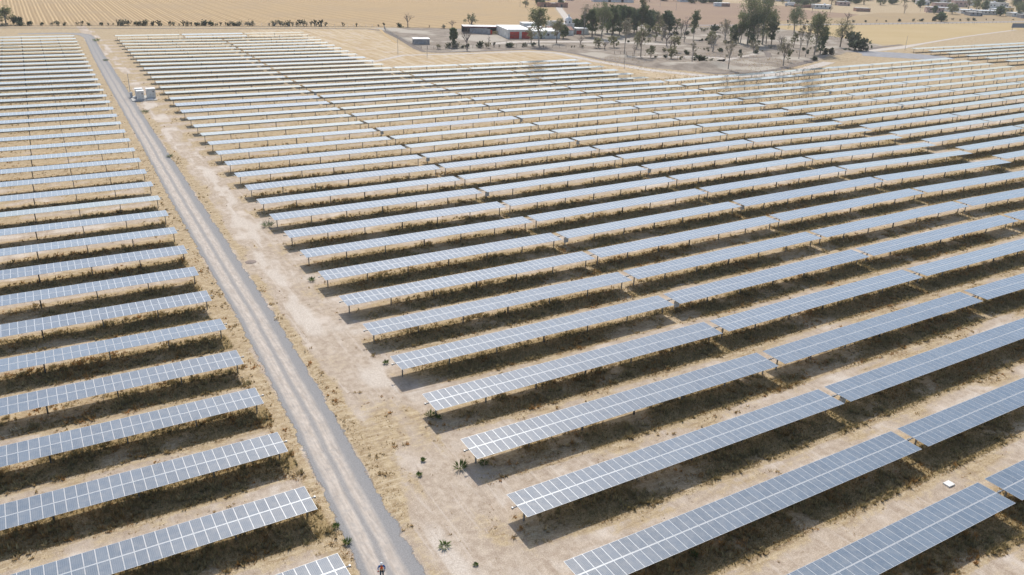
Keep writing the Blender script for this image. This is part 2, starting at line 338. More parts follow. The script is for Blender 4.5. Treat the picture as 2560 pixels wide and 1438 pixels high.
for blk, row, k, a, b, n in TABLES:
    d = b - a; Lr = float(np.hypot(*d)); ang = math.atan2(d[1], d[0]); sx = Lr / (n * 1.01)
    root = empty('solar_table', (a[0], a[1], 0), ang); root.scale = (sx, 1, 1)
    up = ORD[row - lo_row[blk]]; down = ORD[hi_row[blk] - row]
    kk = 0; ks = sorted(t[2] for t in TABLES if t[0] == blk and t[1] == row); vis = ks.index(k)
    pos = {'L': '', 'R': f', {ORD[k-1]} table from the road', 'D': f', {ORD[k-1]} table from the aisle', 'E': f', {ORD[k-1]} table from the aisle'}[blk]
    lab = {'L': f'solar table left of the gravel road, {up} row up from the bottom', 'R': f'solar table right of the road, {up} row up, {ORD[k-1]} from the road',
           'D': f'far right block solar table, {down} row from its far edge, {ORD[k-1]} from the aisle', 'E': f'solar table beyond the cross aisle, {down} row from the far edge, {ORD[k-1]} along'}[blk]
    tag(root, lab, 'solar table', 'rows of solar tables in the dry grass')
    tilt = R(RNG.normal(0, .9)); 
    if blk == 'L' and row == 10: tilt = R(-3.4)
    if blk == 'L' and row in (8, 9): tilt = R(-1.2)
    if near_table(a, b):
        for i in range(n):
            x = (i + .5) * 1.01
            if project(*(a + d * (x / (n * 1.01))), 2.2)[0] < -60: continue
            for s_ in (-1, 1):
                y = s_ * 1.04
                o = link('solar_panel', MOD, root, (x, y * math.cos(tilt), 2.2 + y * math.sin(tilt))); o.rotation_euler = (tilt, 0, 0); NMOD += 1
    else:
        o = link('panel_array', ARR[n], root, (0, 0, 2.2)); o.rotation_euler = (tilt, 0, 0)
    link('centre_rail', RAIL[n], root, (0, 0, 2.172))
    link('torque_tube', TUB[n], root, (0, 0, 2.08))
    for j, px in enumerate(POSTS[n]):
        mid = j == len(POSTS[n]) // 2
        o = link('post', POST, root, (px * 1.01, 0, 0))
        if mid: o2 = link('slew_drive', DRV, root, (px * 1.01, 0, 0))
print('tables', len(TABLES), 'modules', NMOD)
# combiner boxes on some end posts
bx = MB(); bx.box(-.42, .42, -.16, .16, .78, 1.62); bx.box(-.45, .45, -.19, .19, 1.62, 1.66); BOXM = bx.mesh('combiner_box', [M['boxgrey']])
bl = {'B0': 'between first and second tables', 'C0': 'between second and third tables', 'D1': 'in the far right block'}
for key, rows in (('B0', (-1, 2, 5, 8, 11, 14, 20)), ('C0', (5, 8, 11, 14)), ('D1', (11, 14))):
    for i, r in enumerate(rows):
        q = line(key, r); o = link('combiner_box', BOXM, None, (q[0] + .9, q[1] - .3, 0))
        tag(o, f'grey box on an end post {bl[key]}, {ORD[i]} going away', 'electrical box', 'combiner boxes on the end posts')
# ------------------------------------------------------------------ ground masks
OX = [-60, -17, 0, 46, 94, 140, 186, 188, 236, 285, 336, 388, 398, 401, 460]; OY = [-.6, -.7, -.3, -.4, .5, .8, .3, 1.8, 2.4, 3.0, 3.6, 5.3, 5.5, 8.2, 8.]
def yrow(x, y):
    off = np.interp(x, OX, OY); q = (y - off) / P; return (q - np.round(q)) * P
def in_array(x, y):
    L_ = (x < -16.5) & (y < 396)
    top = np.where(x < 94, 396., np.where(x < 188, 266., np.where(x < 388, 208., 242.)))
    Rr = (x > -.5) & (y < top)
    return L_ | Rr
def veg_under(x, y):
    yr = yrow(x, y); arr = in_array(x, y)
    n = fbm(x * .11, y * .16); n2 = fbm(x * .5 + 40, y * .5); n3 = fbm(x * .03 + 5, y * .04 + 9, 3)
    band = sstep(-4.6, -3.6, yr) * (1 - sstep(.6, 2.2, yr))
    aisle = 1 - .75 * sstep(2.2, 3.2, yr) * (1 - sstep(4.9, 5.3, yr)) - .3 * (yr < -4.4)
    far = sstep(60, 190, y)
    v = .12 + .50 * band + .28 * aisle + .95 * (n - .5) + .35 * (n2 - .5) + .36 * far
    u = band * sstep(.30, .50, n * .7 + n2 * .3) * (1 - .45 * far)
    nearroad = sstep(-1, 9, x) * (x > -1) + (x < -1)        # barer at the road end of the right-hand tables
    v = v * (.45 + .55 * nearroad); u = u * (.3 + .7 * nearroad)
    # corridor between road and right-hand tables
    rc = np.interp(y, [-90, -11, 22, 85, 165, 271, 404], [-15.6, -13.65, -12.1, -10.9, -9.7, -8.2, -5.4]); re_ = rc + 2.6; rl_ = rc - 2.6
    cor = (x > re_) & (x <= -.5); edge = np.exp(-((x - re_ - .9) / 1.0) ** 2)
    vc = .16 + .45 * edge + 1.1 * (fbm(x * .22 + 3, y * .09 + 8) - .5) + .45 * sstep(60, 260, y) * sstep(.4, .5, n) - .55 * np.exp(-((x + 2.8 - 4 * (vn(y * .03, y * 0) - .5)) / 1.2) ** 2) * sstep(30, 70, y) * sstep(.38, .62, fbm(x * .5, y * .12, 4))
    lft = (x <= rl_) & (x >= -17.5); vl = .62 + .5 * (n - .5)
    v = np.where(cor, vc, np.where(lft, vl, np.where((x > rl_) & (x < re_), .25, v)))
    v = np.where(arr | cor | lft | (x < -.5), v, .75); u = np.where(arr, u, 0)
    return np.clip(v, 0, 1.2), np.clip(u, 0, 1)
def poly_mask(x, y, poly, soft=0):
    ins = np.zeros(x.shape, bool); n = len(poly)
    for i in range(n):
        x1, y1 = poly[i]; x2, y2 = poly[(i + 1) % n]
        c = ((y1 > y) != (y2 > y)) & (x < (x2 - x1) * (y - y1) / (y2 - y1 + 1e-9) + x1); ins ^= c
    return ins.astype(np.float32)
YARD = [(150, 417), (170, 412), (196, 404), (230, 402), (300, 395), (408, 370), (430, 330), (412, 262), (400, 254), (350, 240), (296, 219), (255, 206), (233, 208), (215, 229), (207, 258), (205, 290), (193, 304), (163, 305), (137, 308), (137, 323), (145, 364)]
FIELD = [(70, 396), (72, 420), (110, 421), (147, 412), (143, 399), (141, 380), (138, 363), (132, 323), (133, 303), (163, 302), (192, 301), (200, 290), (203, 258), (212, 229), (228, 204), (196, 206), (188, 262), (150, 266), (98, 270), (97, 290), (90, 330), (74, 380)]
# ------------------------------------------------------------------ the ground sheet
def axis(parts):
    v = []
    for a, b, s_ in parts: v += list(np.arange(a, b, s_))
    return np.array(v + [parts[-1][1]])
gx = axis([(-1500, -200, 100), (-200, -60, 5), (-60, 120, .8), (120, 260, 1.5), (260, 480, 3), (480, 900, 10), (900, 3200, 120)])
gy = axis([(-400, -60, 20), (-60, 170, .8), (170, 320, 1.3), (320, 480, 2), (480, 700, 8), (700, 3600, 120)])
X, Y = np.meshgrid(gx, gy, indexing='ij'); nx, ny = X.shape
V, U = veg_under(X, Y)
yd = poly_mask(X, Y, YARD); fd = poly_mask(X, Y, FIELD)
Z = np.zeros_like(X)
for cx_, cy_, rr, hh in ((232, 232, 16, 1.9), (243, 228, 10, 2.2), (250, 226, 9, 1.6), (330, 232, 16, 1.3), (352, 247, 14, 1.3), (222, 240, 9, .9), (310, 292, 30, 1.0)):
    Z += hh * np.exp(-((X - cx_) ** 2 + (Y - cy_) ** 2) / (rr * .55) ** 2) * (.7 + .6 * fbm(X * .3, Y * .3))
Z *= (Y > 180)
vv = np.stack([X, Y, Z], -1).reshape(-1, 3); ii = np.arange(nx * ny).reshape(nx, ny)
ff = np.stack([ii[:-1, :-1], ii[1:, :-1], ii[1:, 1:], ii[:-1, 1:]], -1).reshape(-1, 4)
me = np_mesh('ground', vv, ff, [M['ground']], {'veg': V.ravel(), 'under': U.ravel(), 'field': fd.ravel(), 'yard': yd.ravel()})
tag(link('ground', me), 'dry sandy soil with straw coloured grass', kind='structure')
def strip(name, pts, mat, z=.02, label=None, sub=6., kind='structure'):
    """pts: (x, y, width) centreline"""
    P_ = []
    for (x0, y0, w0), (x1, y1, w1) in zip(pts, pts[1:]):
        n = max(1, int(math.hypot(x1 - x0, y1 - y0) / sub))
        P_ += [(x0 + (x1 - x0) * i / n, y0 + (y1 - y0) * i / n, w0 + (w1 - w0) * i / n) for i in range(n)]
    P_.append(pts[-1]); b = MB(); L_ = []; s_ = 0
    for i, (x, y, w_) in enumerate(P_):
        a = P_[max(0, i - 1)]; c = P_[min(len(P_) - 1, i + 1)]; dx, dy = c[0] - a[0], c[1] - a[1]; q = math.hypot(dx, dy) or 1; dx /= q; dy /= q
        if i: s_ += math.hypot(x - P_[i - 1][0], y - P_[i - 1][1])
        L_.append(((x - dy * w_ / 2, y + dx * w_ / 2, z), (x + dy * w_ / 2, y - dx * w_ / 2, z), s_))
    for (a, b_, s0), (c, d_, s1) in zip(L_, L_[1:]): b.face([a, b_, d_, c], 0, [(0, s0), (1, s0), (1, s1), (0, s1)])
    return tag(b.build(name, mat), label, kind=kind)
ROAD = [(-15.6, -90, 6.2), (-14.6, -40, 6.2), (-13.65, -11, 6.2), (-12.9, 4, 6.), (-12.1, 22, 6.), (-11.35, 47, 6.), (-10.9, 85, 6.3), (-10.5, 119, 6.2), (-9.7, 165, 5.9), (-9.0, 215, 5.9), (-8.2, 271, 6.), (-7.2, 337, 5.6), (-6.2, 380, 5.2), (-5.4, 404, 5.4)]
strip('gravel_road', ROAD + [(-6.5, 417, 6.5), (-10.5, 424, 7.5), (-18, 427, 7.5), (-36, 429, 4.5)], M['road'], .02, 'grey gravel service road with two pale wheel tracks')
GREYT = m_track('dark_track', (.15, .125, .11), (.26, .225, .20)); PALET = m_track('pale_track', (.46, .41, .36), (.58, .53, .475)); 
strip('dirt_track', [(-120, 469, 3.4), (-44, 458.5, 3.4), (53, 434, 3.6), (120, 420, 3.6), (144, 412.5, 4), (149.5, 401, 4), (144, 364, 4), (136, 324, 4), (135, 312, 4), (142, 307.5, 4), (163, 306.4, 4), (190, 305.9, 4), (201, 297, 4.5), (205.5, 288, 4.5), (207, 258.6, 4.5), (215.3, 229.9, 4.5), (231, 210, 5), (250, 206, 5), (270, 210, 5), (296, 220.6, 5), (351, 242.2, 5), (404, 257, 5), (430, 262, 4)], GREYT, .03, 'dark earth track bending round the farmyard')
strip('pale_track', [(97, 286, 3), (120, 303, 4), (150, 300, 4), (185, 299.5, 5), (197, 290, 6), (200, 258, 7), (208, 228, 8), (222, 205, 9), (250, 198, 9), (280, 205, 8), (330, 226, 7), (380, 246, 8), (415, 252, 9), (450, 262, 4), (520, 281, 3.5), (620, 303, 3)], PALET, .026, 'pale dusty track beside the solar rows')
strip('farm_path', [(431, 640, 8), (405, 603, 7), (375, 562, 7), (348, 520, 7), (309, 450, 7), (287, 413, 7), (278, 396, 7)], PALET, .045, 'pale dirt path through the stubble field')
strip('yard_path', [(226, 268, 4), (240, 262, 5), (256, 258, 6), (272, 250, 5), (262, 240, 5), (250, 236, 6), (275, 246, 4), (300, 255, 4)], PALET, .034, 'whitish worn path in the farmyard')
strip('yard_path', [(180, 330, 6), (200, 335, 9), (230, 328, 9), (255, 322, 8), (280, 300, 5)], PALET, .034, 'whitish worn ground before the barn')
strip('yard_track', [(262, 262, 4), (285, 246, 4), (300, 245, 4), (312, 258, 4), (312, 280, 4)], GREYT, .037, 'dark curved track in the farmyard')
strip('dark_strip', [(188, 262, 3), (192, 225, 3)], GREYT, .024, 'dark strip')  if False else None
def sheet(name, poly, mat, z, label): b = MB(); b.face([(x, y, z) for x, y in poly]); o = b.build(name, mat); return tag(o, label, kind='structure')
sheet('stubble_field', [(-400, 560), (-120, 484), (-44, 466), (55, 447), (121, 431), (158, 421), (190, 408), (205, 398), (280, 392), (283, 413), (305, 450), (343, 520), (400, 603), (430, 660), (430, 1100), (-400, 1100)], m_field('stubble', (.32, .22, .12), (.54, .40, .225), (.36, .265, .165), 2.9, 1, 0, 5.5e-6, .6, 1.), .012, 'ploughed straw coloured field')
sheet('brown_field', [(288, 396), (312, 450), (352, 520), (410, 603), (440, 640), (520, 600), (600, 520), (585, 470), (590, 455), (600, 430), (560, 408), (424, 384), (408, 372), (300, 394)], m_field('brown_stubble', (.25, .17, .125), (.39, .28, .20), (.32, .23, .15), 1.7, .6, .8, 0, .6, .5), .014, 'pinkish brown ploughed field')
sheet('mown_field', [(508, 361), (429, 376), (424, 320), (418, 268), (430, 258), (520, 283), (640, 305), (1100, 260), (1400, 180), (1500, 240), (705, 344)], m_field('mown_field', (.42, .315, .165), (.50, .39, .22), (.46, .355, .20), .8, .2, 1, 0, .5, .4), .016, 'flat pale yellow mown field')
sheet('grass_verge', [(424, 390), (560, 412), (640, 440), (800, 400), (1300, 300), (1300, 252), (705, 356), (508, 372)], m_field('verge', (.34, .25, .145), (.44, .335, .205), (.28, .22, .15), .5, .3, 1, 0, 1., .4), .018, 'strip of dry grass before the village')
PARKT = m_track('road_dust', (.26, .235, .23), (.38, .35, .33), .12)
strip('country_road', [(300, 398, 7), (350, 391, 7), (429, 376, 8), (505, 366, 9), (705, 347, 11), (1000, 300, 13), (1400, 225, 14)], PARKT, .05, 'grey country road along the mown field', 12)
pond = MB(); cxp, cyp = 378, 228
pond.face([(cxp + 26 * math.cos(t) * .9 + 12 * math.sin(t), cyp - 22 * math.cos(t) + 2 + 6.5 * math.sin(t), .04) for t in [2 * math.pi * i / 28 for i in range(28)]])
tag(pond.build('gravel_patch', plain('blue_grey_gravel', (.27, .27, .285), .9, var=.12, scale=.3)), 'blue-grey gravel patch beside the far solar rows', kind='structure')
# ------------------------------------------------------------------ grass tufts (one mass)
def blades(cx_, cy_, h, nb, spread, col, wmul=1.):
    n = len(cx_); T = n * nb; ci = np.repeat(np.arange(n), nb)
    ang = RNG.random(T) * 2 * np.pi; rr = np.sqrt(RNG.random(T)) * spread[ci] ; bx_ = cx_[ci] + np.cos(ang) * rr; by_ = cy_[ci] + np.sin(ang) * rr
    hh = h[ci] * (.45 + .75 * RNG.random(T)); la = ang + RNG.normal(0, .9, T); lean = hh * (.25 + .75 * RNG.random(T)); wd = (.022 + .035 * RNG.random(T)) * wmul * (1 + h[ci])
    px, py = -np.sin(la), np.cos(la)
    v = np.empty((T, 3, 3), np.float32)
    v[:, 0] = np.stack([bx_ - px * wd, by_ - py * wd, np.zeros(T)], -1); v[:, 1] = np.stack([bx_ + px * wd, by_ + py * wd, np.zeros(T)], -1)
    v[:, 2] = np.stack([bx_ + np.cos(la) * lean, by_ + np.sin(la) * lean, hh], -1)
    c = col[ci] * (.75 + .5 * RNG.random((T, 1))); c = np.repeat(c[:, None, :], 3, 1)
    return v.reshape(-1, 3), c.reshape(-1, 3)
def scatter(x0, x1, y0, y1, dens, size, wmul, nb, keep=1., clump=0.):
    n = int((x1 - x0) * (y1 - y0) * dens); x = x0 + (x1 - x0) * RNG.random(n); y = y0 + (y1 - y0) * RNG.random(n)
    v, u = veg_under(x, y); cl = fbm(x * .9 + 7, y * .9 + 3, 3)
    pk = sstep(.30, 1.0, v * .75 + (cl - .5) * 1.1 + u * .35)
    if clump: pk = pk * sstep(clump - .06, clump + .06, fbm(x * .35 + 70, y * .35 + 11, 3))
    k = (RNG.random(n) < pk * keep) & (np.abs(x - np.interp(y, [-90, -11, 22, 85, 165, 271, 404], [-15.6, -13.65, -12.1, -10.9, -9.7, -8.2, -5.4])) > 2.45); 
    # inside the picture only
    x, y, v, u, cl = x[k], y[k], v[k], u[k], cl[k]
    dx, dy = x - CX, y - CY; f_ = dx * FW.x + dy * FW.y - CH * FW.z; uu = 1280 + F * (dx * XI.x + dy * XI.y - CH * XI.z) / f_; w_ = 719 + F * (dx * YI.x + dy * YI.y - CH * YI.z) / f_
    k = (uu > -120) & (uu < 2680) & (w_ < 1560); x, y, v, u, cl = x[k], y[k], v[k], u[k], cl[k]; n = len(x)
    h = size * .75 * (.4 + 1.0 * RNG.random(n)) * (.6 + .7 * u + .4 * np.clip(v, 0, 1)) * (.7 + .8 * cl)
    t = RNG.random((n, 1)); straw = np.array([.64, .50, .29]) * (1 - t) + np.array([.45, .32, .15]) * t
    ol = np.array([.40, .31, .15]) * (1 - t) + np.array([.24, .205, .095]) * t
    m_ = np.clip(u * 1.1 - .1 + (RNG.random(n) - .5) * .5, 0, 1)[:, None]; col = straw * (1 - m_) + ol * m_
    rust = (fbm(x * .25 + 50, y * .25 + 20, 2) > .60)[:, None] & (RNG.random((n, 1)) < .5); col = np.where(rust, col * np.array([1.0, .78, .6]), col)
    pal = (RNG.random((n, 1)) < .12) & (u[:, None] < .5); col = np.where(pal, np.array([.64, .54, .37]), col)
    return blades(x, y, h, nb, .22 * size / .4 * np.ones(n) * (.6 + .8 * RNG.random(n)), col, wmul)
parts = [scatter(-62, 62, -48, 25, 22.0, .15, .62, 5), scatter(-62, 100, 25, 75, 9., .19, .9, 5), scatter(62, 110, -48, 25, 15., .17, .7, 5), scatter(-62, 180, 75, 150, 3., .24, 1.4, 5), scatter(100, 210, -20, 75, 4.5, .22, 1.3, 5), scatter(-62, 300, 150, 270, .8, .30, 2.2, 4), scatter(180, 420, 20, 150, .8, .30, 2.2, 4), scatter(-62, 70, -48, 60, 3.4, .30, 1.35, 12, 1., .49), scatter(-62, 130, 60, 120, 1.2, .34, 2., 10, 1., .50), scatter(70, 130, -48, 60, 2.6, .30, 1.5, 11, 1., .49)]
VV = np.concatenate([a for a, b in parts]); CC = np.concatenate([b for a, b in parts]); print('blades', len(VV) // 3)
me = np_mesh('dry_grass', VV, np.arange(len(VV)).reshape(-1, 3), [M['grass']], {'Col': CC})
tag(link('dry_grass', me), 'tufts of dry straw coloured grass between the solar tables', 'grass', kind='stuff')
# ------------------------------------------------------------------ trees
def gz(x, y): return 0.
def tree_meshes(h, cw, kind, seed, small=False):
    rd = random.Random(seed); tr = MB(); tips = []; pts = []
    tall = {'euc': .20, 'green': .13, 'olive': .2, 'sparse': .2, 'bare': .2}[kind]; lv = 2 if small else 3
    def grow(p, d, l, r, k):
        b = p + d * l; tr.tube(p, b, r, r * .68, 5 if k < 2 else 3, cap=False)
        if k >= lv: tips.append((b, l)); return
        if k >= 1: tips.append((b, l * .8))
        nb = rd.choice((3, 4)) if k == 0 else rd.choice((2, 3, 3))
        for i in range(nb):
            a = 2 * math.pi * (i + rd.random() * .7) / nb; sp = {'euc': .62, 'green': .7, 'olive': .8, 'sparse': .55, 'bare': .85}[kind] * (.6 + .6 * rd.random())
            u = d.orthogonal().normalized(); v = d.cross(u); nd = (d + (u * math.cos(a) + v * math.sin(a)) * sp + Vector((0, 0, .12))).normalized()
            grow(b if i else p + d * l * .8, nd, l * (.62 + .22 * rd.random()), r * .6, k + 1)
        if k == 0:
            nd = (d + Vector((rd.uniform(-.2, .2), rd.uniform(-.2, .2), .3))).normalized(); grow(b, nd, l * .9, r * .7, 1)
    grow(Vector((0, 0, -.1)), Vector((rd.uniform(-.12, .12), rd.uniform(-.12, .12), 1)).normalized(), h * tall, max(.09, h * .02), 0)
    zs = max(v[2] for v in tr.v); xs = max(math.hypot(v[0], v[1]) for v in tr.v)
    kz = h * .93 / zs; kx = cw * .42 / xs
    tr.v = [(v[0] * kx, v[1] * kx, v[2] * kz) for v in tr.v]; tips = [(Vector((t.x * kx, t.y * kx, t.z * kz)), l) for t, l in tips]
    dens = {'euc': 58, 'green': 64, 'olive': 30, 'sparse': 24, 'bare': 0}[kind]; ls = {'euc': .46, 'green': .52, 'olive': .38, 'sparse': .34, 'bare': .1}[kind] * (1.1 if small else 1)
    if kind in ('euc', 'green', 'olive'):
        for i in range({'euc': 32, 'green': 48, 'olive': 16}[kind]):   # clumps filling the crown between the limb ends
            a = rd.uniform(0, 6.28); zz = rd.uniform(.24 if kind != 'green' else .14, .96); env = math.sin(math.pi * min(1, (zz - .12) / .95)) ** .6 * cw * .46; rr = env * math.sqrt(rd.random()); tips.append((Vector((math.cos(a) * rr, math.sin(a) * rr, zz * h)), 1))
    if small: dens = int(dens * .55); ls *= 1.3
    V_ = []; tips = tips if len(tips) < 115 else rd.sample(tips, 115)
    cl = cw * (.13 if kind in ('euc', 'green') else .12)
    for t, l in tips:
        if rd.random() < (.12 if kind != 'sparse' else .25): continue
        k = int(dens * rd.uniform(.4, 1.5)); rad = cl * rd.uniform(.6, 1.25); c = t + Vector((rd.uniform(-.3, .3), rd.uniform(-.3, .3), rd.uniform(-.5, .3))) * rad
        for i in range(k):
            e = Vector((rd.gauss(0, .5), rd.gauss(0, .5), rd.gauss(0, .42 if kind != 'euc' else .6))) * rad; q = c + e
            if q.z < h * .12: continue
            a = Vector((rd.gauss(0, 1), rd.gauss(0, 1), rd.gauss(0, .7))).normalized(); b_ = a.orthogonal().normalized(); s_ = ls * rd.uniform(.5, 1.25)
            V_.append((q - a * s_ * .7, q + b_ * s_ * .5, q + a * s_ * .7, q - b_ * s_ * .5))
    if kind == 'bare' or kind == 'sparse':
        for t, l in tips:
            for i in range(9 if kind == 'bare' else 4):
                d = Vector((rd.gauss(0, .7), rd.gauss(0, .7), rd.uniform(-.1, .9))).normalized() * cw * .13 * rd.uniform(.5, 1.2)
                tr.tube(t, t + d, .035, .012, 3, cap=False)
    lf = None
    if V_:
        vv = np.array([[tuple(p) for p in q] for q in V_], np.float32).reshape(-1, 3); lf = (vv, np.arange(len(vv)).reshape(-1, 4))
    return tr, lf
LM = {'euc': 'l_euc', 'green': 'l_green', 'olive': 'l_olive', 'sparse': 'l_sparse'}
def tree(x, y, h, cw, kind, seed, label, group, name=None):
    small = h < 12.5
    tr, lf = tree_meshes(h, cw, kind, seed, small)
    root = empty(name or {'bare': 'bare_tree', 'euc': 'eucalyptus_tree', 'green': 'green_tree', 'olive': 'olive_green_tree', 'sparse': 'thin_tree'}[kind], (x, y, 0), random.random() * 6)
    tag(root, label, 'tree', group)
    tr.build('trunk', M['barkp'] if kind in ('euc', 'sparse') else M['twig'] if kind == 'bare' else M['bark'], root)
    if lf: link('crown', np_mesh('crown', *lf, [M[LM[kind]]]), root)
    return root
def bush_mesh(h, w_, seed, n=260, mat='l_bush'):
    rd = random.Random(seed); V_ = []
    lob = [(rd.uniform(-.32, .32) * w_, rd.uniform(-.32, .32) * w_, rd.uniform(.3, .7) * h, rd.uniform(.2, .36)) for _ in range(7)]
    for i in range(n):
        lx, ly, lz, lr = rd.choice(lob); q = Vector((lx + rd.gauss(0, .5) * lr * w_, ly + rd.gauss(0, .5) * lr * w_, max(.05, lz + rd.gauss(0, .5) * lr * h)))
        a = Vector((rd.gauss(0, 1), rd.gauss(0, 1), rd.gauss(0, 1))).normalized(); b_ = a.orthogonal().normalized(); s_ = .09 * (w_ + h) * rd.uniform(.4, 1.1)
        V_.append((q - a * s_, q + b_ * s_ * .7, q + a * s_, q - b_ * s_ * .7))
    vv = np.array([[tuple(p) for p in q] for q in V_], np.float32).reshape(-1, 3)
    return np_mesh('foliage', vv, np.arange(len(vv)).reshape(-1, 4), [M[mat]])
def stems(h, seed, n=5, r=.05):
    rd = random.Random(seed); b = MB()
    for i in range(n): b.tube((rd.uniform(-.1, .1), rd.uniform(-.1, .1), -.05), (rd.uniform(-.3, .3) * h, rd.uniform(-.3, .3) * h, h * rd.uniform(.5, .8)), r, r * .4, 4, cap=False)
    return b
def bush(x, y, h, w_, seed, label, group, mat='l_bush', name='bush', cat='bush'):
    root = empty(name, (x, y, 0), random.random() * 6); tag(root, label, cat, group)
    stems(h, seed).build('stem', M['bark'], root); link('foliage', bush_mesh(h, w_, seed, mat=mat), root); return root
TREES = "green,266.4,364.7,11.4,8.8;euc,270.4,359.4,15.6,10.3;green,280.9,361.3,15.3,10.5;euc,282.3,356.6,16.2,8.8;green,294.9,362.6,14.4,9.1;euc,296.0,357.9,14.9,7.9;green,303.5,360.7,13.5,8.0;euc,305.9,355.6,16.1,7.5;green,314.4,358.2,12.5,8.1;olive,320.7,356.8,11.5,7.1;green,322.5,351.8,10.9,6.5;olive,323.9,347.0,9.2,5.9;green,263.3,369.8,7.8,6.2;euc,326.2,293.0,17.6,10.0;green,327.8,285.1,18.0,11.4;euc,342.7,288.7,20.5,11.2;green,325.6,296.9,10.1,7.6;bare,171.3,417.0,8.1,8.8;bare,195.4,405.1,4.9,6.7;olive,200.6,390.5,10.2,9.6;green,156.7,323.9,9.7,4.3;bare,158.6,312.2,11.6,7.6;bare,177.8,324.9,5.3,3.1;euc,204.4,317.8,19.6,12.5;olive,206.7,329.5,8.3,6.9;olive,219.7,324.3,13.4,9.2;green,236.2,342.8,7.3,6.3;bare,223.9,307.5,6.1,4.9;olive,231.2,300.4,5.4,7.1;bare,230.5,294.0,4.4,6.2;sparse,255.3,350.2,19.1,10.5;green,258.3,345.4,16.0,8.5;euc,259.1,337.1,20.8,11.8;green,270.7,342.4,18.7,10.0;green,280.5,348.4,17.5,8.7;green,287.9,351.0,17.2,7.8;euc,300.5,352.4,22.3,7.4;green,295.7,353.5,15.3,7.9;green,302.6,347.5,14.8,7.9;olive,310.9,350.0,13.9,7.5;green,320.0,352.4,13.6,7.0;olive,309.5,345.9,9.0,6.3;sparse,230.1,276.6,18.5,9.8;olive,232.1,265.5,16.5,9.7;bare,230.5,268.9,5.5,3.8;olive,235.1,261.6,5.9,5.0;olive,242.9,255.0,5.3,5.9;bare,295.7,306.6,14.8,7.9;euc,314.0,319.5,17.0,6.7;sparse,246.7,243.9,10.4,5.4;sparse,246.5,218.8,17.6,7.5;bush,244.6,236.3,4.5,4.9;bush,241.8,226.7,1.6,1.6;euc,327.8,288.8,28.1,16.5;euc,337.1,286.3,26.4,15.6;green,342.9,284.8,15.8,6.6;sparse,319.6,298.5,14.1,10.0;olive,303.7,293.3,7.8,6.8;sparse,324.9,293.3,11.1,7.5;sparse,319.0,273.1,14.6,6.8;bush,357.2,348.5,4.2,6.7;sparse,287.7,316.2,10.4,5.4;sparse,281.7,218.2,13.1,8.8;olive,294.2,226.8,6.1,3.0;euc,412.3,331.2,17.1,12.9;sparse,310.8,234.9,19.6,5.0;sparse,319.5,238.4,17.6,4.6;euc,331.2,242.9,22.8,12.3;green,338.9,245.6,14.5,6.2;olive,377.4,264.4,16.2,15.6;bush,374.5,250.8,7.2,11.7;bush,402.5,277.0,6.6,8.2;bare,515.0,373.3,8.3,9.7;bush,332.0,236.4,4.7,2.8;bush,339.6,238.9,4.3,3.1;bush,313.4,226.7,2.5,2.7;euc,-40.9,474.1,9.1,11.2;bush,-35.4,473.0,4.3,5.8;olive,326.2,537.5,5.5,6.6;green,352.7,557.5,5.1,9.4;green,362.8,540.5,6.4,5.0;green,620.1,365.3,6.9,9.2;bush,616.8,369.2,3.9,3.1;bare,565.4,451.4,7.8,4.7;bare,584.8,448.4,6.3,4.7;bare,659.6,429.1,9.2,6.7;green,520.8,556.1,4.9,9.8;green,533.1,554.8,4.1,9.9;green,543.7,553.7,5.0,9.1;green,554.6,557.2,3.4,8.4;olive,576.1,510.1,7.4,8.2;green,752.4,478.9,7.5,8.4;euc,711.8,416.9,9.6,11.3;euc,766.9,428.7,12.0,12.0;olive,789.3,451.4,10.5,10.5;green,745.9,392.0,8.9,10.6;euc,757.9,382.3,10.7,9.8;euc,909.7,473.5,10.7,12.8;green,789.4,433.8,9.5,9.4;green,690.3,420.4,6.9,5.1;green,632.9,521.0,5.2,10.5;green,671.8,540.2,4.6,9.1;green,714.7,525.9,6.6,10.3;olive,714.9,516.2,7.5,12.1;olive,736.5,513.7,7.6,11.4;green,764.4,520.4,6.8,11.7;olive,758.3,501.6,7.7,9.6;green,811.2,525.6,6.1,12.1;green,841.3,522.4,5.2,11.4;green,838.2,492.1,9.2,12.2;olive,900.5,495.0,7.5,11.8;bare,695.0,431.4,8.7,6.9;green,714.6,535.7,5.7,7.5;green,889.5,506.7,7.5,10.7;green,830.9,419.1,8.8,9.7;green,927.9,502.5,7.7,9.9;euc,698.5,532.5,6.0,9.3"
KW = {'euc': 'eucalyptus with clumped grey-green crown', 'green': 'dense dark green tree', 'olive': 'round olive green tree', 'sparse': 'thin tree with sparse leaves', 'bare': 'leafless grey-brown tree', 'bush': 'low dark green bush'}
FARM_POS = {}
def where(x, y):
    if x < 0: return 'at the left end of the hedge'
    if x < 200 and y > 380: return 'between stubble field and farmyard'
    if x < 235 and y > 335: return 'beside the cattle shed'
    if x < 245 and y > 290: return 'in front of the white barn'
    if y > 330 and 245 < x < 330: return 'in the grove beside the chapel'
    if y > 520 and x < 400: return 'beside the far brick ruin'
    if x > 540 and y > 340 or y > 480: return 'in the village at the horizon'
    if x > 500: return 'beside the country road'
    if x < 262: return 'in the yard near the track bend'
    if x < 305: return 'in the middle of the dusty yard'
    if x < 350 and y > 270: return 'in the big yard clump'
    return 'at the yard corner by the mown field'
_tl = [t.split(',') for t in TREES.split(';')]; _cnt = {}
for t in _tl: _cnt.setdefault((t[0], where(float(t[1]), float(t[2]))), []).append(t)
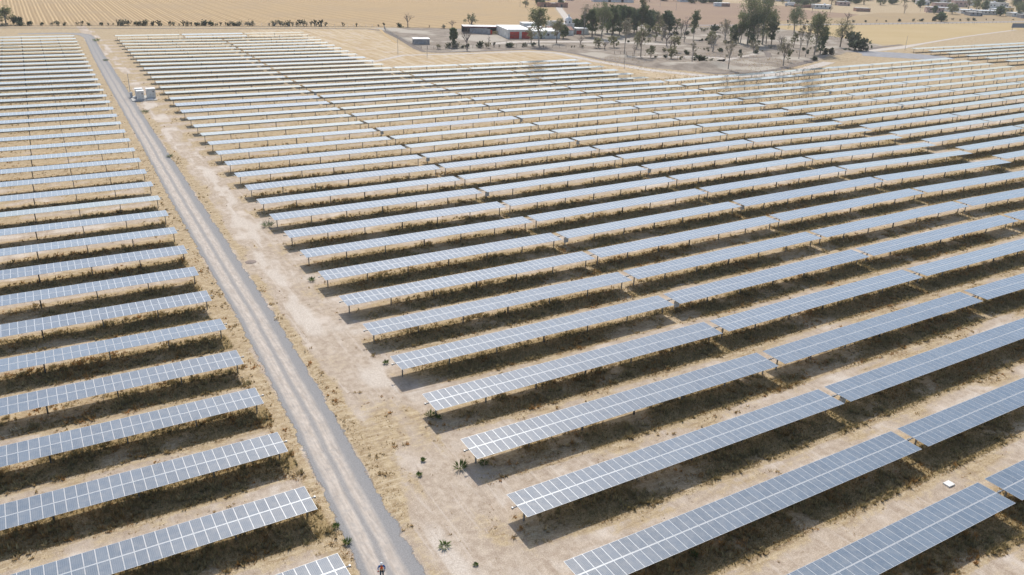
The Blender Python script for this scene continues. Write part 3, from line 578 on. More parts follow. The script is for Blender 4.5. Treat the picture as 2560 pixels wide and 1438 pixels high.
for (kd, wh), L_ in _cnt.items():
    L_.sort(key=lambda t: project(float(t[1]), float(t[2]), 0)[0])
    for i, t in enumerate(L_):
        x, y, h, cw = map(float, t[1:]); lab = KW[kd] + ' ' + wh
        if len(L_) > 1: lab += f', {ORD[i]} from left'
        sd = int(x * 7 + y * 3); gr = 'trees ' + wh
        if kd == 'bush': bush(x, y, h, cw, sd, lab, gr)
        else: tree(x, y, h, cw, kd, sd, lab, gr)
BT = [(262, 276), (268, 286), (284, 270), (296, 284), (274, 296), (306, 262), (330, 266), (345, 270), (284, 318), (300, 330), (338, 318), (318, 335), (352, 300), (370, 318), (250, 292), (241, 300)]
rb = random.Random(21)
for i, (x, y) in enumerate(sorted(BT, key=lambda q: project(q[0], q[1], 0)[0])):
    tree(x, y, rb.uniform(5, 11), rb.uniform(5, 8), rb.choice(('bare', 'sparse', 'olive')), 700 + i, f'small scraggly tree scattered across the dusty yard, {ORD[i]} from left', 'scraggly yard trees', 'scraggly_tree')
# extra village greenery far behind
rd = random.Random(5)
vt = []
for i in range(46):
    px = rd.uniform(1880, 2590); py = rd.uniform(-2, 13) + max(0, (px - 2280)) * .055 * rd.random(); vt.append((px, py))
def unproject(px, py, Zp=0.):
    d = XI * ((px - 1280) / F) + YI * ((py - 719) / F) + FW; t = (Zp - CH) / d.z; return CX + d.x * t, CY + d.y * t, t
VG = [(x, y, rd.uniform(4.5, 9), rd.uniform(7, 13), rd.choice(('green', 'olive', 'euc'))) for x, y, _ in [unproject(*q) for q in vt]]
VG += [(x, y, rd.uniform(3.5, 6.5), rd.uniform(6, 10), rd.choice(('green', 'olive'))) for x, y, _ in [unproject(rd.uniform(1560, 1760), rd.uniform(1, 5)) for i in range(9)]]
VG.sort(key=lambda q: project(q[0], q[1], 0)[0])
protos = {}
for i, (x, y, h, cw, kd) in enumerate(VG):
    key = (kd, i % 3)
    if key not in protos: o = protos[key] = tree(x, y, 7, 10, kd, 900 + i, 'x', None, 'village_tree')
    else: o = tree_copy(protos[key])
    o.location = (x, y, 0); o.rotation_euler.z = rd.random() * 6; o.scale = (cw / 10, cw / 10, h / 7)
    tag(o, 'small distant tree among the houses at the top edge', 'tree', 'far village trees')
# ------------------------------------------------------------------ hedge shrubs (two plain prototypes and a prickly pear kind)
def cactus_mesh(seed):
    rd = random.Random(seed); b = MB()
    def pad(p, d, s_, k):
        d = d.normalized(); u = Vector((rd.gauss(0, 1), rd.gauss(0, 1), .1)).cross(d).normalized(); w2 = d.cross(u); n = 8
        c = p + d * s_ * .55; ring = [c + (d * math.cos(t) * .58 + u * math.sin(t) * .42) * s_ for t in [2 * math.pi * i / n for i in range(n)]]
        for sg in (-1, 1):
            cc = c + w2 * s_ * .07 * sg
            for i in range(n): q = [ring[i], ring[(i + 1) % n], cc]; b.face(q if sg > 0 else q[::-1])
        if k < 4:
            for i in range(rd.choice((1, 2, 2)) if k else 3): pad(p + d * s_ * rd.uniform(.8, 1.05), d + Vector((rd.gauss(0, .55), rd.gauss(0, .55), .35)), s_ * rd.uniform(.78, .98), k + 1)
    pad(Vector((0, 0, -.05)), Vector((0, 0, 1)), .75, 0); pad(Vector((.5, .2, -.05)), Vector((.4, .1, 1)), .7, 1)
    return b.mesh('pads', [M['l_bush']])
HS = []
def hedge(poly, step, kinds, lab, group, hs=(1.4, 2.6), prob=.85, jit=1.2):
    pt = [Vector(p) for p in poly]
    for a, b_ in zip(pt, pt[1:]):
        n = max(1, int((b_ - a).length / step))
        for i in range(n):
            if rd.random() > prob: continue
            q = a + (b_ - a) * (i + rd.random()) / n; HS.append((q.x + rd.uniform(-jit, jit), q.y + rd.uniform(-jit, jit), rd.uniform(*hs), rd.choice(kinds), lab, group))
hedge([(-60, 472), (-5.5, 463.5), (14, 459.5)], 3.4, 'bcg', 'low dark shrub in the hedge line behind the left solar block', 'hedge shrubs below the stubble field', (1.2, 3.0), .85)
hedge([(14, 459.5), (55, 448.6), (84, 441.5)], 1.7, 'bccgg', 'low dark shrub in the hedge line behind the middle of the solar rows', 'hedge shrubs below the stubble field', (1.4, 3.8), .9)
hedge([(92, 440), (125, 431.5)], 1.7, 'cbccg', 'dark prickly shrub in the hedge line right of its gap', 'hedge shrubs below the stubble field', (1.8, 4.2), .9)
hedge([(125, 431.5), (170, 417), (200, 400)], 7, 'cbg', 'small dark shrub at the top edge of the farmyard', 'farmyard edge shrubs', (1.6, 3.0), .7)
hedge([(147, 320), (160, 319), (200, 315)], 2.1, 'bccg', 'dark prickly shrub behind the farmyard front fence', 'farm front shrubs', (1.5, 3.6), .9, 2.5)
hedge([(200, 312), (228, 300)], 4, 'bcg', 'small dark shrub under the trees before the barn', 'farm front shrubs', (1.2, 2.4), .8, 3)
hedge([(236, 262), (262, 236)], 5, 'gb', 'dry scrub bush along the mound by the yard track', 'yard scrub', (1.0, 2.0), .8, 2)
hedge([(425, 392), (508, 380), (560, 374), (705, 360), (900, 330)], 8, 'gbc', 'small shrub along the far country road', 'country road shrubs', (1.2, 3.0), .75, 1.5)
hedge([(300, 330), (345, 352), (392, 362)], 5, 'bgc', 'low shrub along the back of the dusty yard', 'yard back shrubs', (1.5, 3.5), .85, 3)
hedge([(300, 296), (345, 292)], 3.2, 'bg', 'dark undergrowth bush beneath the big tree clump', 'clump undergrowth', (1.5, 3.2), .9, 4)
for (cx_, cy_, sx_, sy_, n_, lab_) in ((272, 262, 26, 18, 26, 'grey scrub bush scattered over the dusty yard'), (325, 262, 26, 16, 20, 'dry scrub bush scattered in the far half of the yard'), (290, 315, 34, 12, 24, 'low scrub bush behind the middle of the yard')):
    for i in range(n_): HS.append((cx_ + rd.uniform(-sx_, sx_), cy_ + rd.uniform(-sy_, sy_), rd.uniform(.8, 2.4), rd.choice('ggb'), lab_, 'yard scrub'))
PB = {}
for i in range(3):
    PB['b%d' % i] = bush_mesh(1, 1.25, 40 + i, 150); PB['g%d' % i] = bush_mesh(1, 1.3, 60 + i, 60, 'l_sparse'); PB['c%d' % i] = cactus_mesh(80 + i)
ST = [stems(1, 5 + i, 6, .03).mesh('stem', [M['grey']]) for i in range(3)]
for i, (x, y, h, kd, lab, gr) in enumerate(HS):
    j = i % 3; root = empty('prickly_pear' if kd == 'c' else 'shrub', (x, y, 0), rd.random() * 6); tag(root, lab, 'shrub', gr)
    s_ = h / (2.9 if kd == 'c' else 1.); root.scale = (s_ * rd.uniform(.7, 1.15), s_ * rd.uniform(.7, 1.15), s_)
    link('pads' if kd == 'c' else 'foliage', PB[kd + str(j)], root)
    if kd != 'c': link('stem', ST[j], root)
hb = MB()   # the low bank of dry scrub under the hedge
strip('hedge_bank', [(-90, 475, 2.2), (-44, 467.5, 2.2), (-5, 461.6, 2.2), (55, 447, 2.4), (121, 431, 2.2), (158, 421, 2.), (196, 403, 2.)], m_track('dry_scrub', (.10, .08, .065), (.24, .19, .14), .25, 1.2), .06, 'dark weedy bank under the hedge')
strip('hedge_bank', [(150, 409, 2.), (143, 383, 2.), (134, 345, 2.)], m_track('weed_bank', (.40, .27, .13), (.55, .42, .25), .25, 1.2), .06, 'strip of yellow weeds beside the bending track')
# ------------------------------------------------------------------ buildings
def bld(name, loc, deg, label, cat='building', group=None): return tag(empty(name, (loc[0], loc[1], 0), R(deg)), label, cat, group)
def part(root, name, mat, *boxes):
    b = MB()
    for q in boxes: b.box(*q)
    return b.build(name, mat, root)
b = bld('barn', (203, 349), -14, 'long white flat-roofed barn with two red doors')
part(b, 'wall', M['white2'], (0, 14, 0, 26, 0, 4.6)); part(b, 'roof', M['white'], (-.3, 14.3, -.3, 26.3, 4.6, 4.85), (0, 14, .0, .3, 4.85, 5.0))
for x in (1.2, 8.2):
    d = part(b, 'door', M['red'], (x, x + 5.4, -.07, -.002, .02, 3.75)); f = MB(); f.box(x + 2.66, x + 2.74, -.09, -.07, .05, 3.7); f.box(x, x + 5.4, -.1, -.07, 1.8, 1.9); f.build('door_rail', M['dsteel'], d)
for y in range(2, 25, 4): part(b, 'buttress', M['white2'], (-.15, 0, y, y + .4, 0, 4.4))
b = bld('storehouse', (216.9, 345.6), -14, 'lower white flat-roofed wing right of the red-doored barn')
part(b, 'wall', M['white2'], (0, 17, .6, 18, 0, 3.9)); part(b, 'roof', M['white'], (-.05, 17.3, .3, 18.3, 3.9, 4.1)); part(b, 'window', M['dark'], (9.2, 10.4, .55, .598, 1.6, 2.7)); part(b, 'window', M['dark'], (13.5, 14.6, .55, .598, 1.6, 2.7)); part(b, 'door', M['dark'], (5., 6.2, .54, .598, 0, 2.3))
b = bld('cattle_shed', (194, 384), -20, 'long open cattle shed with white roof edge and dark interior')
part(b, 'roof', M['white'], (-2, 27, -5, 4, 3.7, 3.9)); part(b, 'fascia', M['red'], (-2, 27, -5.06, -5.0, 3.45, 3.7)); part(b, 'wall', M['blockw'], (-2, 27, 3.6, 3.9, 0, 3.7)); part(b, 'interior_shade', M['dark'], (-2, 27, 3.4, 3.59, 0, 3.6))  # near-black sheet before the back wall is painted-in shade of the open interior
for x in range(-1, 28, 5): part(b, 'post', M['dsteel'], (x, x + .2, -4.9, -4.7, 0, 3.7))
b = bld('block_wall', (194.5, 379.5), -52, 'grey block wall slanting from the cattle shed to the red gate', 'wall'); part(b, 'wall', M['blockw'], (0, 13, 0, .3, 0, 2.9)); part(b, 'coping', M['conc'], (-.02, 13.05, -.05, .35, 2.9, 3.02))
b = bld('lean_to', (196, 381.5), -50, 'small pale lean-to roof behind the slanting block wall', 'shed'); part(b, 'roof', M['tin'], (0, 10, .6, 5, 3.1, 3.22)); part(b, 'post', M['dsteel'], (9.7, 9.85, 4.7, 4.85, 0, 3.1)); part(b, 'post', M['dsteel'], (.2, .35, 4.7, 4.85, 0, 3.1))
b = bld('corral_fence', (202.8, 369.5), 4, 'tan rail fence of the corral with a red gate', 'fence')
for z in (.3, .75, 1.2, 1.6): part(b, 'rail', M['yellow'], (1.6, 10.6, 0, .07, z, z + .22))
for x in (1.5, 4.5, 7.5, 10.5): part(b, 'post', M['bark'], (x, x + .12, -.04, .1, 0, 2))
part(b, 'gate', M['red'], (.1, 1.3, -.05, .02, .05, 2.5))
b = bld('white_house', (226, 371), -14, 'white house block rising behind the barn roof', 'house'); part(b, 'wall', M['white2'], (0, 12, 0, 8, 0, 5.6)); part(b, 'roof', M['white'], (-.2, 12.2, -.2, 8.2, 5.6, 5.8)); part(b, 'window', M['dark'], (2, 3.2, -.05, -.002, 3.6, 4.7)); part(b, 'canopy', M['tin'], (1, 11, -7, -.3, 4.2, 4.35)); part(b, 'fascia', M['red'], (1, 11, -7.05, -7.0, 3.9, 4.2))
b = bld('small_outbuilding', (257, 392), -10, 'small white cube building behind the green tree', 'house'); part(b, 'wall', M['white2'], (0, 9, 0, 6, 0, 4)); part(b, 'roof', M['conc'], (-.1, 9.1, -.1, 6.1, 4, 4.2)); part(b, 'door', M['dark'], (4, 5.1, -.05, -.002, 0, 2.2))
b = bld('tiled_house', (236, 358), -14, 'old house with sloping brown tile roof between barn and chapel', 'house'); part(b, 'wall', M['white2'], (0, 15, 0, 8, 0, 3))
rf = MB(); rf.face([(-.4, -.5, 3.0), (15.4, -.5, 3.0), (15.4, 4, 4.7), (-.4, 4, 4.7)]); rf.face([(15.4, 8.5, 3.0), (-.4, 8.5, 3.0), (-.4, 4, 4.7), (15.4, 4, 4.7)]); rf.face([(-.01, 0, 3), (-.01, 4, 4.6), (-.01, 8, 3)]); rf.face([(15.01, 0, 3), (15.01, 8, 3), (15.01, 4, 4.6)]); rf.build('roof', M['brick'], b)
b = bld('chapel', (250.5, 361.5), -14, 'small white chapel with a domed bell turret', 'chapel')
part(b, 'nave', M['white2'], (0, 5, 0, 10, 0, 5.6)); part(b, 'parapet', M['white'], (-.1, 5.1, -.1, .25, 5.6, 6.2)); part(b, 'door', M['dark'], (-.05, -.002, 2.2, 4.2, 0, 3.4), (1.8, 3.2, -.05, -.002, 0, 2.6))
dm = MB(); dm.tube((2.6, 4, 5.6), (2.6, 4, 7.4), 2.1, 2.1, 10); dm.dome((2.6, 4, 7.4), 2.2, 2.3, 14, 6); dm.tube((2.6, 4, 9.6), (2.6, 4, 10.6), .45, .4, 8); dm.dome((2.6, 4, 10.6), .5, .5, 8, 3); o = dm.build('dome', M['white'], b)
wn = MB()
for t in range(5): a = 2 * math.pi * t / 5 - 1.6; wn.box(2.6 + 2.13 * math.cos(a) - .3, 2.6 + 2.13 * math.cos(a) + .3, 4 + 2.13 * math.sin(a) - .3, 4 + 2.13 * math.sin(a) + .3, 6, 7.1)
wn.build('dome_window', M['dark'], o)
b = bld('annex', (255.5, 358.2), -14, 'white annex with tin roof and red gate right of the chapel', 'house'); part(b, 'wall', M['white2'], (0, 8, 0, 7, 0, 3.3)); part(b, 'roof', M['tin'], (-.3, 8.3, -.3, 7.3, 3.3, 3.45)); part(b, 'gate', M['red'], (.2, 3.4, -.07, -.003, .1, 2.2))
b = bld('garden_wall', (236.5, 357.4), -14, 'low white wall running from the barn to the chapel', 'wall'); part(b, 'wall', M['white2'], (0, 14.6, -.3, 0, 0, 2.6))
b = bld('animal_shelter', (139.4, 336.4), -16, 'small grey block shelter with pale tin roof by the fence corner', 'shed'); b.location = (141.5, 339.5, 0)
part(b, 'wall', M['blockw'], (0, 8.2, 0, 6, 0, 2.6)); part(b, 'roof', M['tin'], (-.3, 8.5, -.3, 6.3, 2.6, 2.74)); part(b, 'door', M['dark'], (-.05, -.003, 1.2, 2.6, 0, 1.9))
b = bld('brick_ruin', (339.5, 537), -18, 'row of roofless red brick rooms at the far field edge', 'ruin'); part(b, 'wall', M['brick'], (0, 9, 0, .35, 0, 3.4), (0, .35, .36, 8, 0, 3.3), (9, 9.35, -.01, 8, 0, 3.5), (9.36, 15, 1.5, 1.85, 0, 3.0), (15, 24, -.8, -.45, 0, 3.7), (15, 15.35, -.44, 8, 0, 3.6), (23.7, 24, -.44, 8, 0, 3.6), (.36, 23.6, 7.7, 8, 0, 3.2)); part(b, 'door', M['dark'], (4, 5.2, -.05, -.003, 0, 2.2), (18, 19.3, -.85, -.803, 0, 2.3)); part(b, 'roof', M['conc'], (9.4, 15, 1.86, 7.6, 2.9, 3.05))
b = bld('brick_hut', (517.6, 521.6), -25, 'low hut with pale end wall and brick side', 'hut'); part(b, 'wall', M['brick'], (6.2, 14, 0, 5, 0, 3.0)); part(b, 'end_wall', M['tin'], (0, 6.19, -.05, 5.05, 0, 2.8)); part(b, 'roof', M['tin'], (-.2, 14.2, -.2, 5.2, 3.0, 3.1))
b = bld('warehouse', (436, 577), -22, 'long grey-white warehouse wall at the top edge', 'building'); part(b, 'wall', M['tin'], (-12, 26, 0, 10, 0, 3.6)); part(b, 'roof', M['tin'], (-12.3, 26.3, -.3, 10.3, 3.6, 3.8)); part(b, 'door', M['dark'], (2, 4.4, -.05, -.003, 0, 2.6), (14, 16.4, -.05, -.003, 0, 2.6))
b = bld('box_truck', (597, 511), -20, 'white box truck parked at the village edge', 'truck'); part(b, 'cargo_box', M['white'], (2.4, 9.2, 0, 2.5, 1.1, 3.9)); part(b, 'cab', M['white'], (0, 2.2, .1, 2.4, .7, 2.9)); part(b, 'windscreen', M['dark'], (.3, 1.7, .05, .098, 1.7, 2.5)); part(b, 'chassis', M['dsteel'], (1, 9, .4, 2.1, .6, 1.1))
for x in (1.1, 6.8, 8.1): wq = MB(); wq.tube((x, -.02, .48), (x, .28, .48), .48, .48, 12); wq.tube((x, 2.2, .48), (x, 2.5, .48), .48, .48, 12); wq.build('wheel', M['dark'], b)
b = bld('brick_wall', (598, 494.5), -10, 'low brick yard wall beside the box truck', 'wall'); part(b, 'wall', M['brick'], (0, 14, 0, .3, 0, 2.6), (14.1, 34, -2, -1.7, 0, 2.2), (0, .3, .31, 9, 0, 2.6))
b = bld('brick_hut', (627, 455), -30, 'squat brick cube in the dry grass before the village', 'hut'); part(b, 'wall', M['brick'], (0, 13, 0, 7, 0, 2.8)); part(b, 'roof', M['conc'], (-.1, 13.1, -.1, 7.1, 2.8, 2.95))
vh = [(2318, 31, 15, 4.5, 'pink', 1), (2336, 22, 20, 5.5, 'pink', 0), (2372, 30, 12, 3.4, 'white2', 1), (2384, 17, 14, 6, 'pink', 0), (2402, 34, 15, 3.2, 'white2', 1), (2425, 40, 12, 3., 'blockw', 0), (2448, 37, 20, 3.4, 'white2', 1), (2470, 22, 12, 6, 'white', 1), (2486, 33, 14, 3.6, 'tin', 1), (2512, 34, 9, 5.2, 'yellow', 0), (2530, 42, 14, 3.2, 'white', 1), (2552, 46, 12, 3, 'blockw', 0), (2498, 18, 10, 4, 'white2', 0),
      (2420, 14, 12, 4, 'white', 0), (1940, 3, 16, 4, 'white2', 1), (1990, 4, 14, 3.6, 'pink', 0), (2035, 22, 16, 3.4, 'white2', 1), (2095, 14, 12, 3.4, 'pink', 0), (1700, 5, 12, 3.5, 'white', 1), (1330, 0, 16, 3.5, 'white', 1), (1395, 0, 14, 3.2, 'white2', 0), (2295, 12, 12, 4, 'white2', 1), (2356, 10, 12, 4.5, 'white', 0)]
WORD = {'pink': 'pinkish', 'white2': 'off-white', 'blockw': 'grey block', 'white': 'white', 'tin': 'pale tin', 'yellow': 'ochre'}
vh.sort(); cn = {}
for px, py, w_, h, mt, flat in vh:
    x, y, _ = unproject(px, py); k = cn.get(mt, 0); cn[mt] = k + 1
    b = bld('village_house', (x, y), rd.uniform(-40, -15), f'{WORD[mt]} village house near the horizon, {ORD[k]} {WORD[mt]} one from the left', 'house', 'village houses'); dd = rd.uniform(7, 10)
    part(b, 'wall', M[mt], (0, w_, 0, dd, 0, h)); part(b, 'roof', M['tin' if flat else 'conc'], (-.25, w_ + .25, -.25, dd + .25, h, h + .22), (w_ * .6, w_ * .6 + 1.4, 2, 3.4, h + .22, h + 1.4))
    for j in range(2, int(w_) - 2, 4): part(b, 'window', M['dark'], (j, j + 1.3, -.06, -.003, h * .45, h * .45 + 1.2))
    part(b, 'door', M['dark'], (w_ - 1.9, w_ - .8, -.06, -.003, 0, 2.1))
# dark lone structure at the right edge
b = bld('dark_canopy', (608.4, 299.6), -13, 'lone dark tilted solar canopy in the mown field', 'solar table'); 
c = MB(); c.face([(-1, 0, 2.2), (40, 0, 2.2), (40, 3.4, 5.0), (3, 3.4, 5.0)]); c.face([(3, 3.4, 4.9), (40, 3.4, 4.9), (40, 0, 2.1), (-1, 0, 2.1)]); c.build('panel', plain('panel_back', (.10, .11, .12), .6), b)
for x in (2, 14, 26, 38): part(b, 'post', M['steel'], (x, x + .2, 1.6, 1.8, 0, 3.4))
# ------------------------------------------------------------------ fences and poles
def fence(name, poly, h, label, step=3., wires=(.4, .8, 1.2), mt='conc', skip=0):
    root = tag(empty(name, (poly[0][0], poly[0][1], 0)), label, 'fence'); o0 = Vector((poly[0][0], poly[0][1], 0)); wb = MB(); n_ = 0; pmx = MB(); pmx.box(-.06, .06, -.06, .06, 0, h); PM_ = pmx.mesh('post', [M[mt]])
    for a, b_ in zip(poly, poly[1:]):
        a = Vector((*a, 0)); b_ = Vector((*b_, 0)); n = max(1, int((b_ - a).length / step))
        for i in range(n + 1):
            if n_ < 100: link('post', PM_, root, a + (b_ - a) * i / n - o0); n_ += 1
        for z in wires: wb.tube(a - o0 + Vector((0, 0, z * h)), b_ - o0 + Vector((0, 0, z * h)), .018, .018, 3, cap=False)
    wb.build('wire', M['boxgrey'], root)
fence('wire_fence', [(155, 415), (150, 400), (146, 380), (143, 363), (137.5, 322)], 1.7, 'wire fence running down the left side of the farmyard', 2.5, (.3, .6, .95))
fence('wire_fence', [(137.5, 321), (146, 317.6), (174, 318), (198, 313.5), (212, 303)], 1.6, 'wire fence along the front of the farmyard', 3, (.3, .6, .95), 'bark')
fence('wire_fence', [(78, 442), (92, 438.5), (118, 431), (150, 421.5)], 1.8, 'white-posted wire fence before the prickly hedge', 3.5, (.5, .95), 'white')
fence('wire_fence', [(225, 278), (240, 262), (256, 245)], 1.4, 'sagging wire fence under the yard trees', 3, (.4, .9), 'bark')
fence('wire_fence', [(429, 369), (505, 360), (600, 349), (705, 338)], 1.5, 'wire fence between mown field and country road', 4.5, (.4, .9), 'conc')
def pole(x, y, h, label, arm=True):
    r_ = tag(empty('utility_pole', (x, y, 0), .4), label, 'pole', 'utility poles'); b = MB(); b.tube((0, 0, -.2), (0, 0, h), .12, .08, 7); b.build('shaft', M['conc'], r_)
    if arm: part(r_, 'crossarm', M['bark'], (-.9, .9, -.05, .05, h - .5, h - .38))
pole(120.1, 309.4, 8, 'thin pole in the stubble left of the farmyard corner', False); pole(128.5, 294.3, 8, 'thin pole just below the farmyard corner', False)
pole(237.6, 252.3, 9, 'thin pole in front of the yard scrub', False); pole(198.8, 235.1, 8, 'thin pole beside the pale track bend', False); pole(407.5, 243.4, 8, 'thin pole at the far end of the pale track', False)
for i, q in enumerate([(1315, 20), (1300, 18), (1552, 18), (1650, 18), (1690, 26), (2435, 62), (2262, 34), (2300, 30)]):
    x, y, _ = unproject(*q); pole(x, y, 9, f'distant wooden pole beyond the farm, {ORD[i]} from left' if i < 5 else f'distant utility pole near the village, number {i - 4} in order')
# ------------------------------------------------------------------ inverter station beside the road
pad = MB(); pad.box(-6.9, .6, 226.4, 235.8, .0, .22); tag(pad.build('equipment_pad', M['conc']), 'pale concrete pad under the white inverter cabinets', 'slab')
def cabinet(x, y, w_, d, h, label, rz=0.):
    r_ = tag(empty('inverter_cabinet', (x, y, .22), rz), label, 'cabinet', 'inverter cabinets by the gravel road')
    part(r_, 'body', M['white'], (0, w_, 0, d, .12, h)); part(r_, 'roof', M['white'], (-.12, w_ + .12, -.12, d + .12, h, h + .16)); part(r_, 'plinth', M['dsteel'], (.05, w_ - .05, .05, d - .05, 0, .12))
    for k in range(2): dr = part(r_, 'door', M['white2'], (.1 + k * w_ / 2, w_ / 2 - .05 + k * w_ / 2, -.05, -.003, .25, h - .15)); part(dr, 'handle', M['dark'], (w_ / 2 - .3 + k * (w_ / 2 - .25), w_ / 2 - .24 + k * (w_ / 2 - .25), -.1, -.05, 1.1, 1.4))
    v = MB(); v.tube((w_ * .75, -.09, h - .8), (w_ * .75, -.05, h - .8), .2, .2, 12); v.build('vent', M['dark'], r_)
cabinet(-5.2, 227.6, 2.1, 1.9, 2.8, 'white inverter cabinet nearest the gravel road with a round vent'); cabinet(-2.0, 229.6, 2.7, 2.0, 3.0, 'white inverter cabinet on the side of the solar rows')
cabinet(-5.0, 233.0, 2.2, 1.9, 2.6, 'white inverter cabinet at the back of the pad')
t_ = tag(empty('transformer', (-5.0, 230.4, .22)), 'dark transformer between the white inverter cabinets', 'transformer'); part(t_, 'tank', M['dsteel'], (0, 2.2, 0, 1.8, .2, 2.3)); 
for k in range(8): part(t_, 'cooling_fin', M['dsteel'], (.1 + k * .26, .17 + k * .26, -.35, -.003, .5, 2.))
for k in range(3): bb = MB(); bb.tube((.5 + k * .6, .9, 2.3), (.5 + k * .6, .9, 2.8), .1, .06, 7); bb.build('bushing', M['boxgrey'], t_)
o = part(None, 'cable_cover', M['white'], (-2.2, -.4, 227.4, 228.9, .22, .34)); tag(o, 'white cover plate lying at the front of the pad', 'cover')
o = part(None, 'control_box', M['boxgrey'], (-6.8, -6.0, 233.2, 233.9, .22, 1.9)); tag(o, 'dark grey control box at the back road side corner of the pad', 'cabinet')
pole(-6.3, 236.6, 7.5, 'thin mast behind the white inverter cabinets', False)
o = MB(); a0 = (45.2, -27.6); o.box(44.75, 45.75, -28.0, -27.2, -.05, .16); tag(o.build('junction_slab', M['slab']), 'small white concrete cover slab lying in the grass between tables', 'slab')
for i, (x, y, lab) in enumerate([(-6.7, 70.1, 'round brown ant mound in the bare strip right of the road'), (5.7, 113.3, 'round brown ant mound under the front of a solar row')]):
    d = MB(); d.dome((0, 0, -.02), 1.0, .16, 16, 4); tag(d.build('ant_mound', plain('ant_soil', (.25, .20, .17), .95), None, (x, y, 0)), lab, 'mound')
# ------------------------------------------------------------------ green weeds by the track
def weed(x, y, h, w_, lab, seed, mat='weed'):
    rd2 = random.Random(seed); V_ = []
    for i in range(70):
        a = rd2.uniform(0, 6.28); r0 = w_ * .25 * math.sqrt(rd2.random()); l = h * rd2.uniform(.5, 1.1); b0 = Vector((math.cos(a) * r0, math.sin(a) * r0, 0)); tip = b0 + Vector((math.cos(a) * w_ * (.1 + .5 * rd2.random()), math.sin(a) * w_ * (.1 + .5 * rd2.random()), l)); md = (b0 + tip) / 2 + Vector((0, 0, .05))
        pp = Vector((-math.sin(a), math.cos(a), 0)) * .028 * (1 + h); V_.append((b0, md - pp, tip, md + pp))
    vv = np.array([[tuple(p) for p in q] for q in V_], np.float32).reshape(-1, 3)
    o = link('weed_plant', np_mesh('weed_plant', vv, np.arange(len(vv)).reshape(-1, 4), [M[mat]]), None, (x, y, 0)); tag(o, lab, 'weed', 'green weeds in the dry grass')
for i, (x, y, h, w_, lab) in enumerate([(.8, 87.5, 1.9, 2.0, 'tall dark green weed at the road end of a mid-distance solar row'), (.2, 57.5, 1.1, 1.0, 'small dark green weed on bare soil near a table end'), (-1, -.3, 1.2, 1.3, 'bright green agave-like weed at a near table end'), (.5, 10.7, 1.0, 1.2, 'dark green weed in the shade of a near table end'),
    (-8., -10.9, .6, 1.0, 'small spiky green weed alone on the bare strip near the bottom'), (12.5, -23.1, .7, .7, 'little green weed in the shadow at the bottom'), (-3.2, 390.1, 2.4, 3.2, 'yellow-green bush beside the far end of the road'), (-5.7, 322.4, 1.4, 2.0, 'small brown bush on the far road edge'),
    (-5.7, 208, 1.4, 2.0, 'small dark bush below the inverter pad'), (-7.6, 149.7, 1.0, 1.6, 'dark tuft right of the road in the middle distance'), (-16, -6.2, 1.0, .7, 'upright green weed at the left road verge near the bottom'), (-16.2, -3.5, .7, .6, 'green sprig on the left road verge'), (-4.1, 2.7, .7, .5, 'thin green stalk on bare soil left of the tables'),
    (.6, 25.5, .8, .7, 'green sprig at the fourth near table end'), (-5.6, .5, .6, .6, 'faded green sprig on the bare strip'), (1.6, -.9, .8, 1.0, 'green weed under the shadow beside the agave-like one'), (-6.5, -14.5, .4, .4, 'tiny green tuft at the road edge near the bottom'), (1.2, 9.8, .7, .8, 'green tuft at the shadow corner of a near table')]):
    weed(x, y, h * .55, w_ * 1.2, lab, 300 + i, 'l_green' if i in (0, 7, 8, 9) else 'weed')
# ------------------------------------------------------------------ the person on the road
def skin(name, pts, edges, rad, mat, parent, sub=2):
    me = bpy.data.meshes.new(name); me.from_pydata(pts, edges, []); o = link(name, me, parent); me.materials.append(mat)
    md = o.modifiers.new('skin', 'SKIN'); md.use_smooth_shade = True
    for v, r_ in zip(me.skin_vertices[0].data, rad): v.radius = (r_, r_) if not isinstance(r_, tuple) else r_
    me.skin_vertices[0].data[0].use_root = True
    ss = o.modifiers.new('sub', 'SUBSURF'); ss.levels = sub; ss.render_levels = sub; return o
SK = plain('skin', (.42, .25, .17), .6, var=.05); BLUE = plain('blue_shirt', (.03, .13, .36), .8); ORG = plain('orange_vest', (.75, .08, .03), .7, var=.1); NAVY = plain('navy_trousers', (.025, .06, .09), .85); YEL = plain('reflective_yellow', (.85, .80, .35), .5, var=.02); BOOT = plain('brown_boot', (.10, .06, .04), .8)
pr = tag(empty('person', (-14.75, -12.0, 0), R(-18)), 'person in white helmet, orange vest and blue sleeves walking on the gravel road', 'person')
# local frame: facing -y, arms bent forward
bp = [(0, 0, .98), (0, 0, 1.16), (0, .01, 1.38), (0, 0, 1.50), (0, -.02, 1.58), (0, -.03, 1.70)]; br = [.14, .125, .15, .06, .075, .088]; be = [(0, 1), (1, 2), (2, 3), (3, 4), (4, 5)]
def limb(ch, rr, root):
    s_ = len(bp); bp.extend(ch); br.extend(rr); be.append((root, s_)); be.extend((s_ + i, s_ + i + 1) for i in range(len(ch) - 1)); return s_ + len(ch) - 1
HND = {}
for sx_, el, ha in ((-1, (-.33, .02, 1.16), (-.30, -.24, 1.12)), (1, (.31, .04, 1.14), (.25, -.16, .98))):
    w0 = limb([(sx_ * .19, .01, 1.41), el, ha], [.06, .045, .032], 2); hx, hy, hz = ha; pm_ = limb([(hx - sx_ * .02, hy - .07, hz - .01)], [(.032, .018)], w0); 
    for f in range(4): fx = hx - sx_ * .02 + (f - 1.5) * .022; ln = (.045, .052, .05, .04)[f]; limb([(fx, hy - .115, hz - .012), (fx, hy - .115 - ln * .6, hz - .03), (fx - sx_ * .004, hy - .115 - ln * .8, hz - .055)], [.009, .008, .007], pm_)
    limb([(hx - sx_ * .055, hy - .06, hz + .005), (hx - sx_ * .065, hy - .1, hz - .005)], [.011, .008], w0)
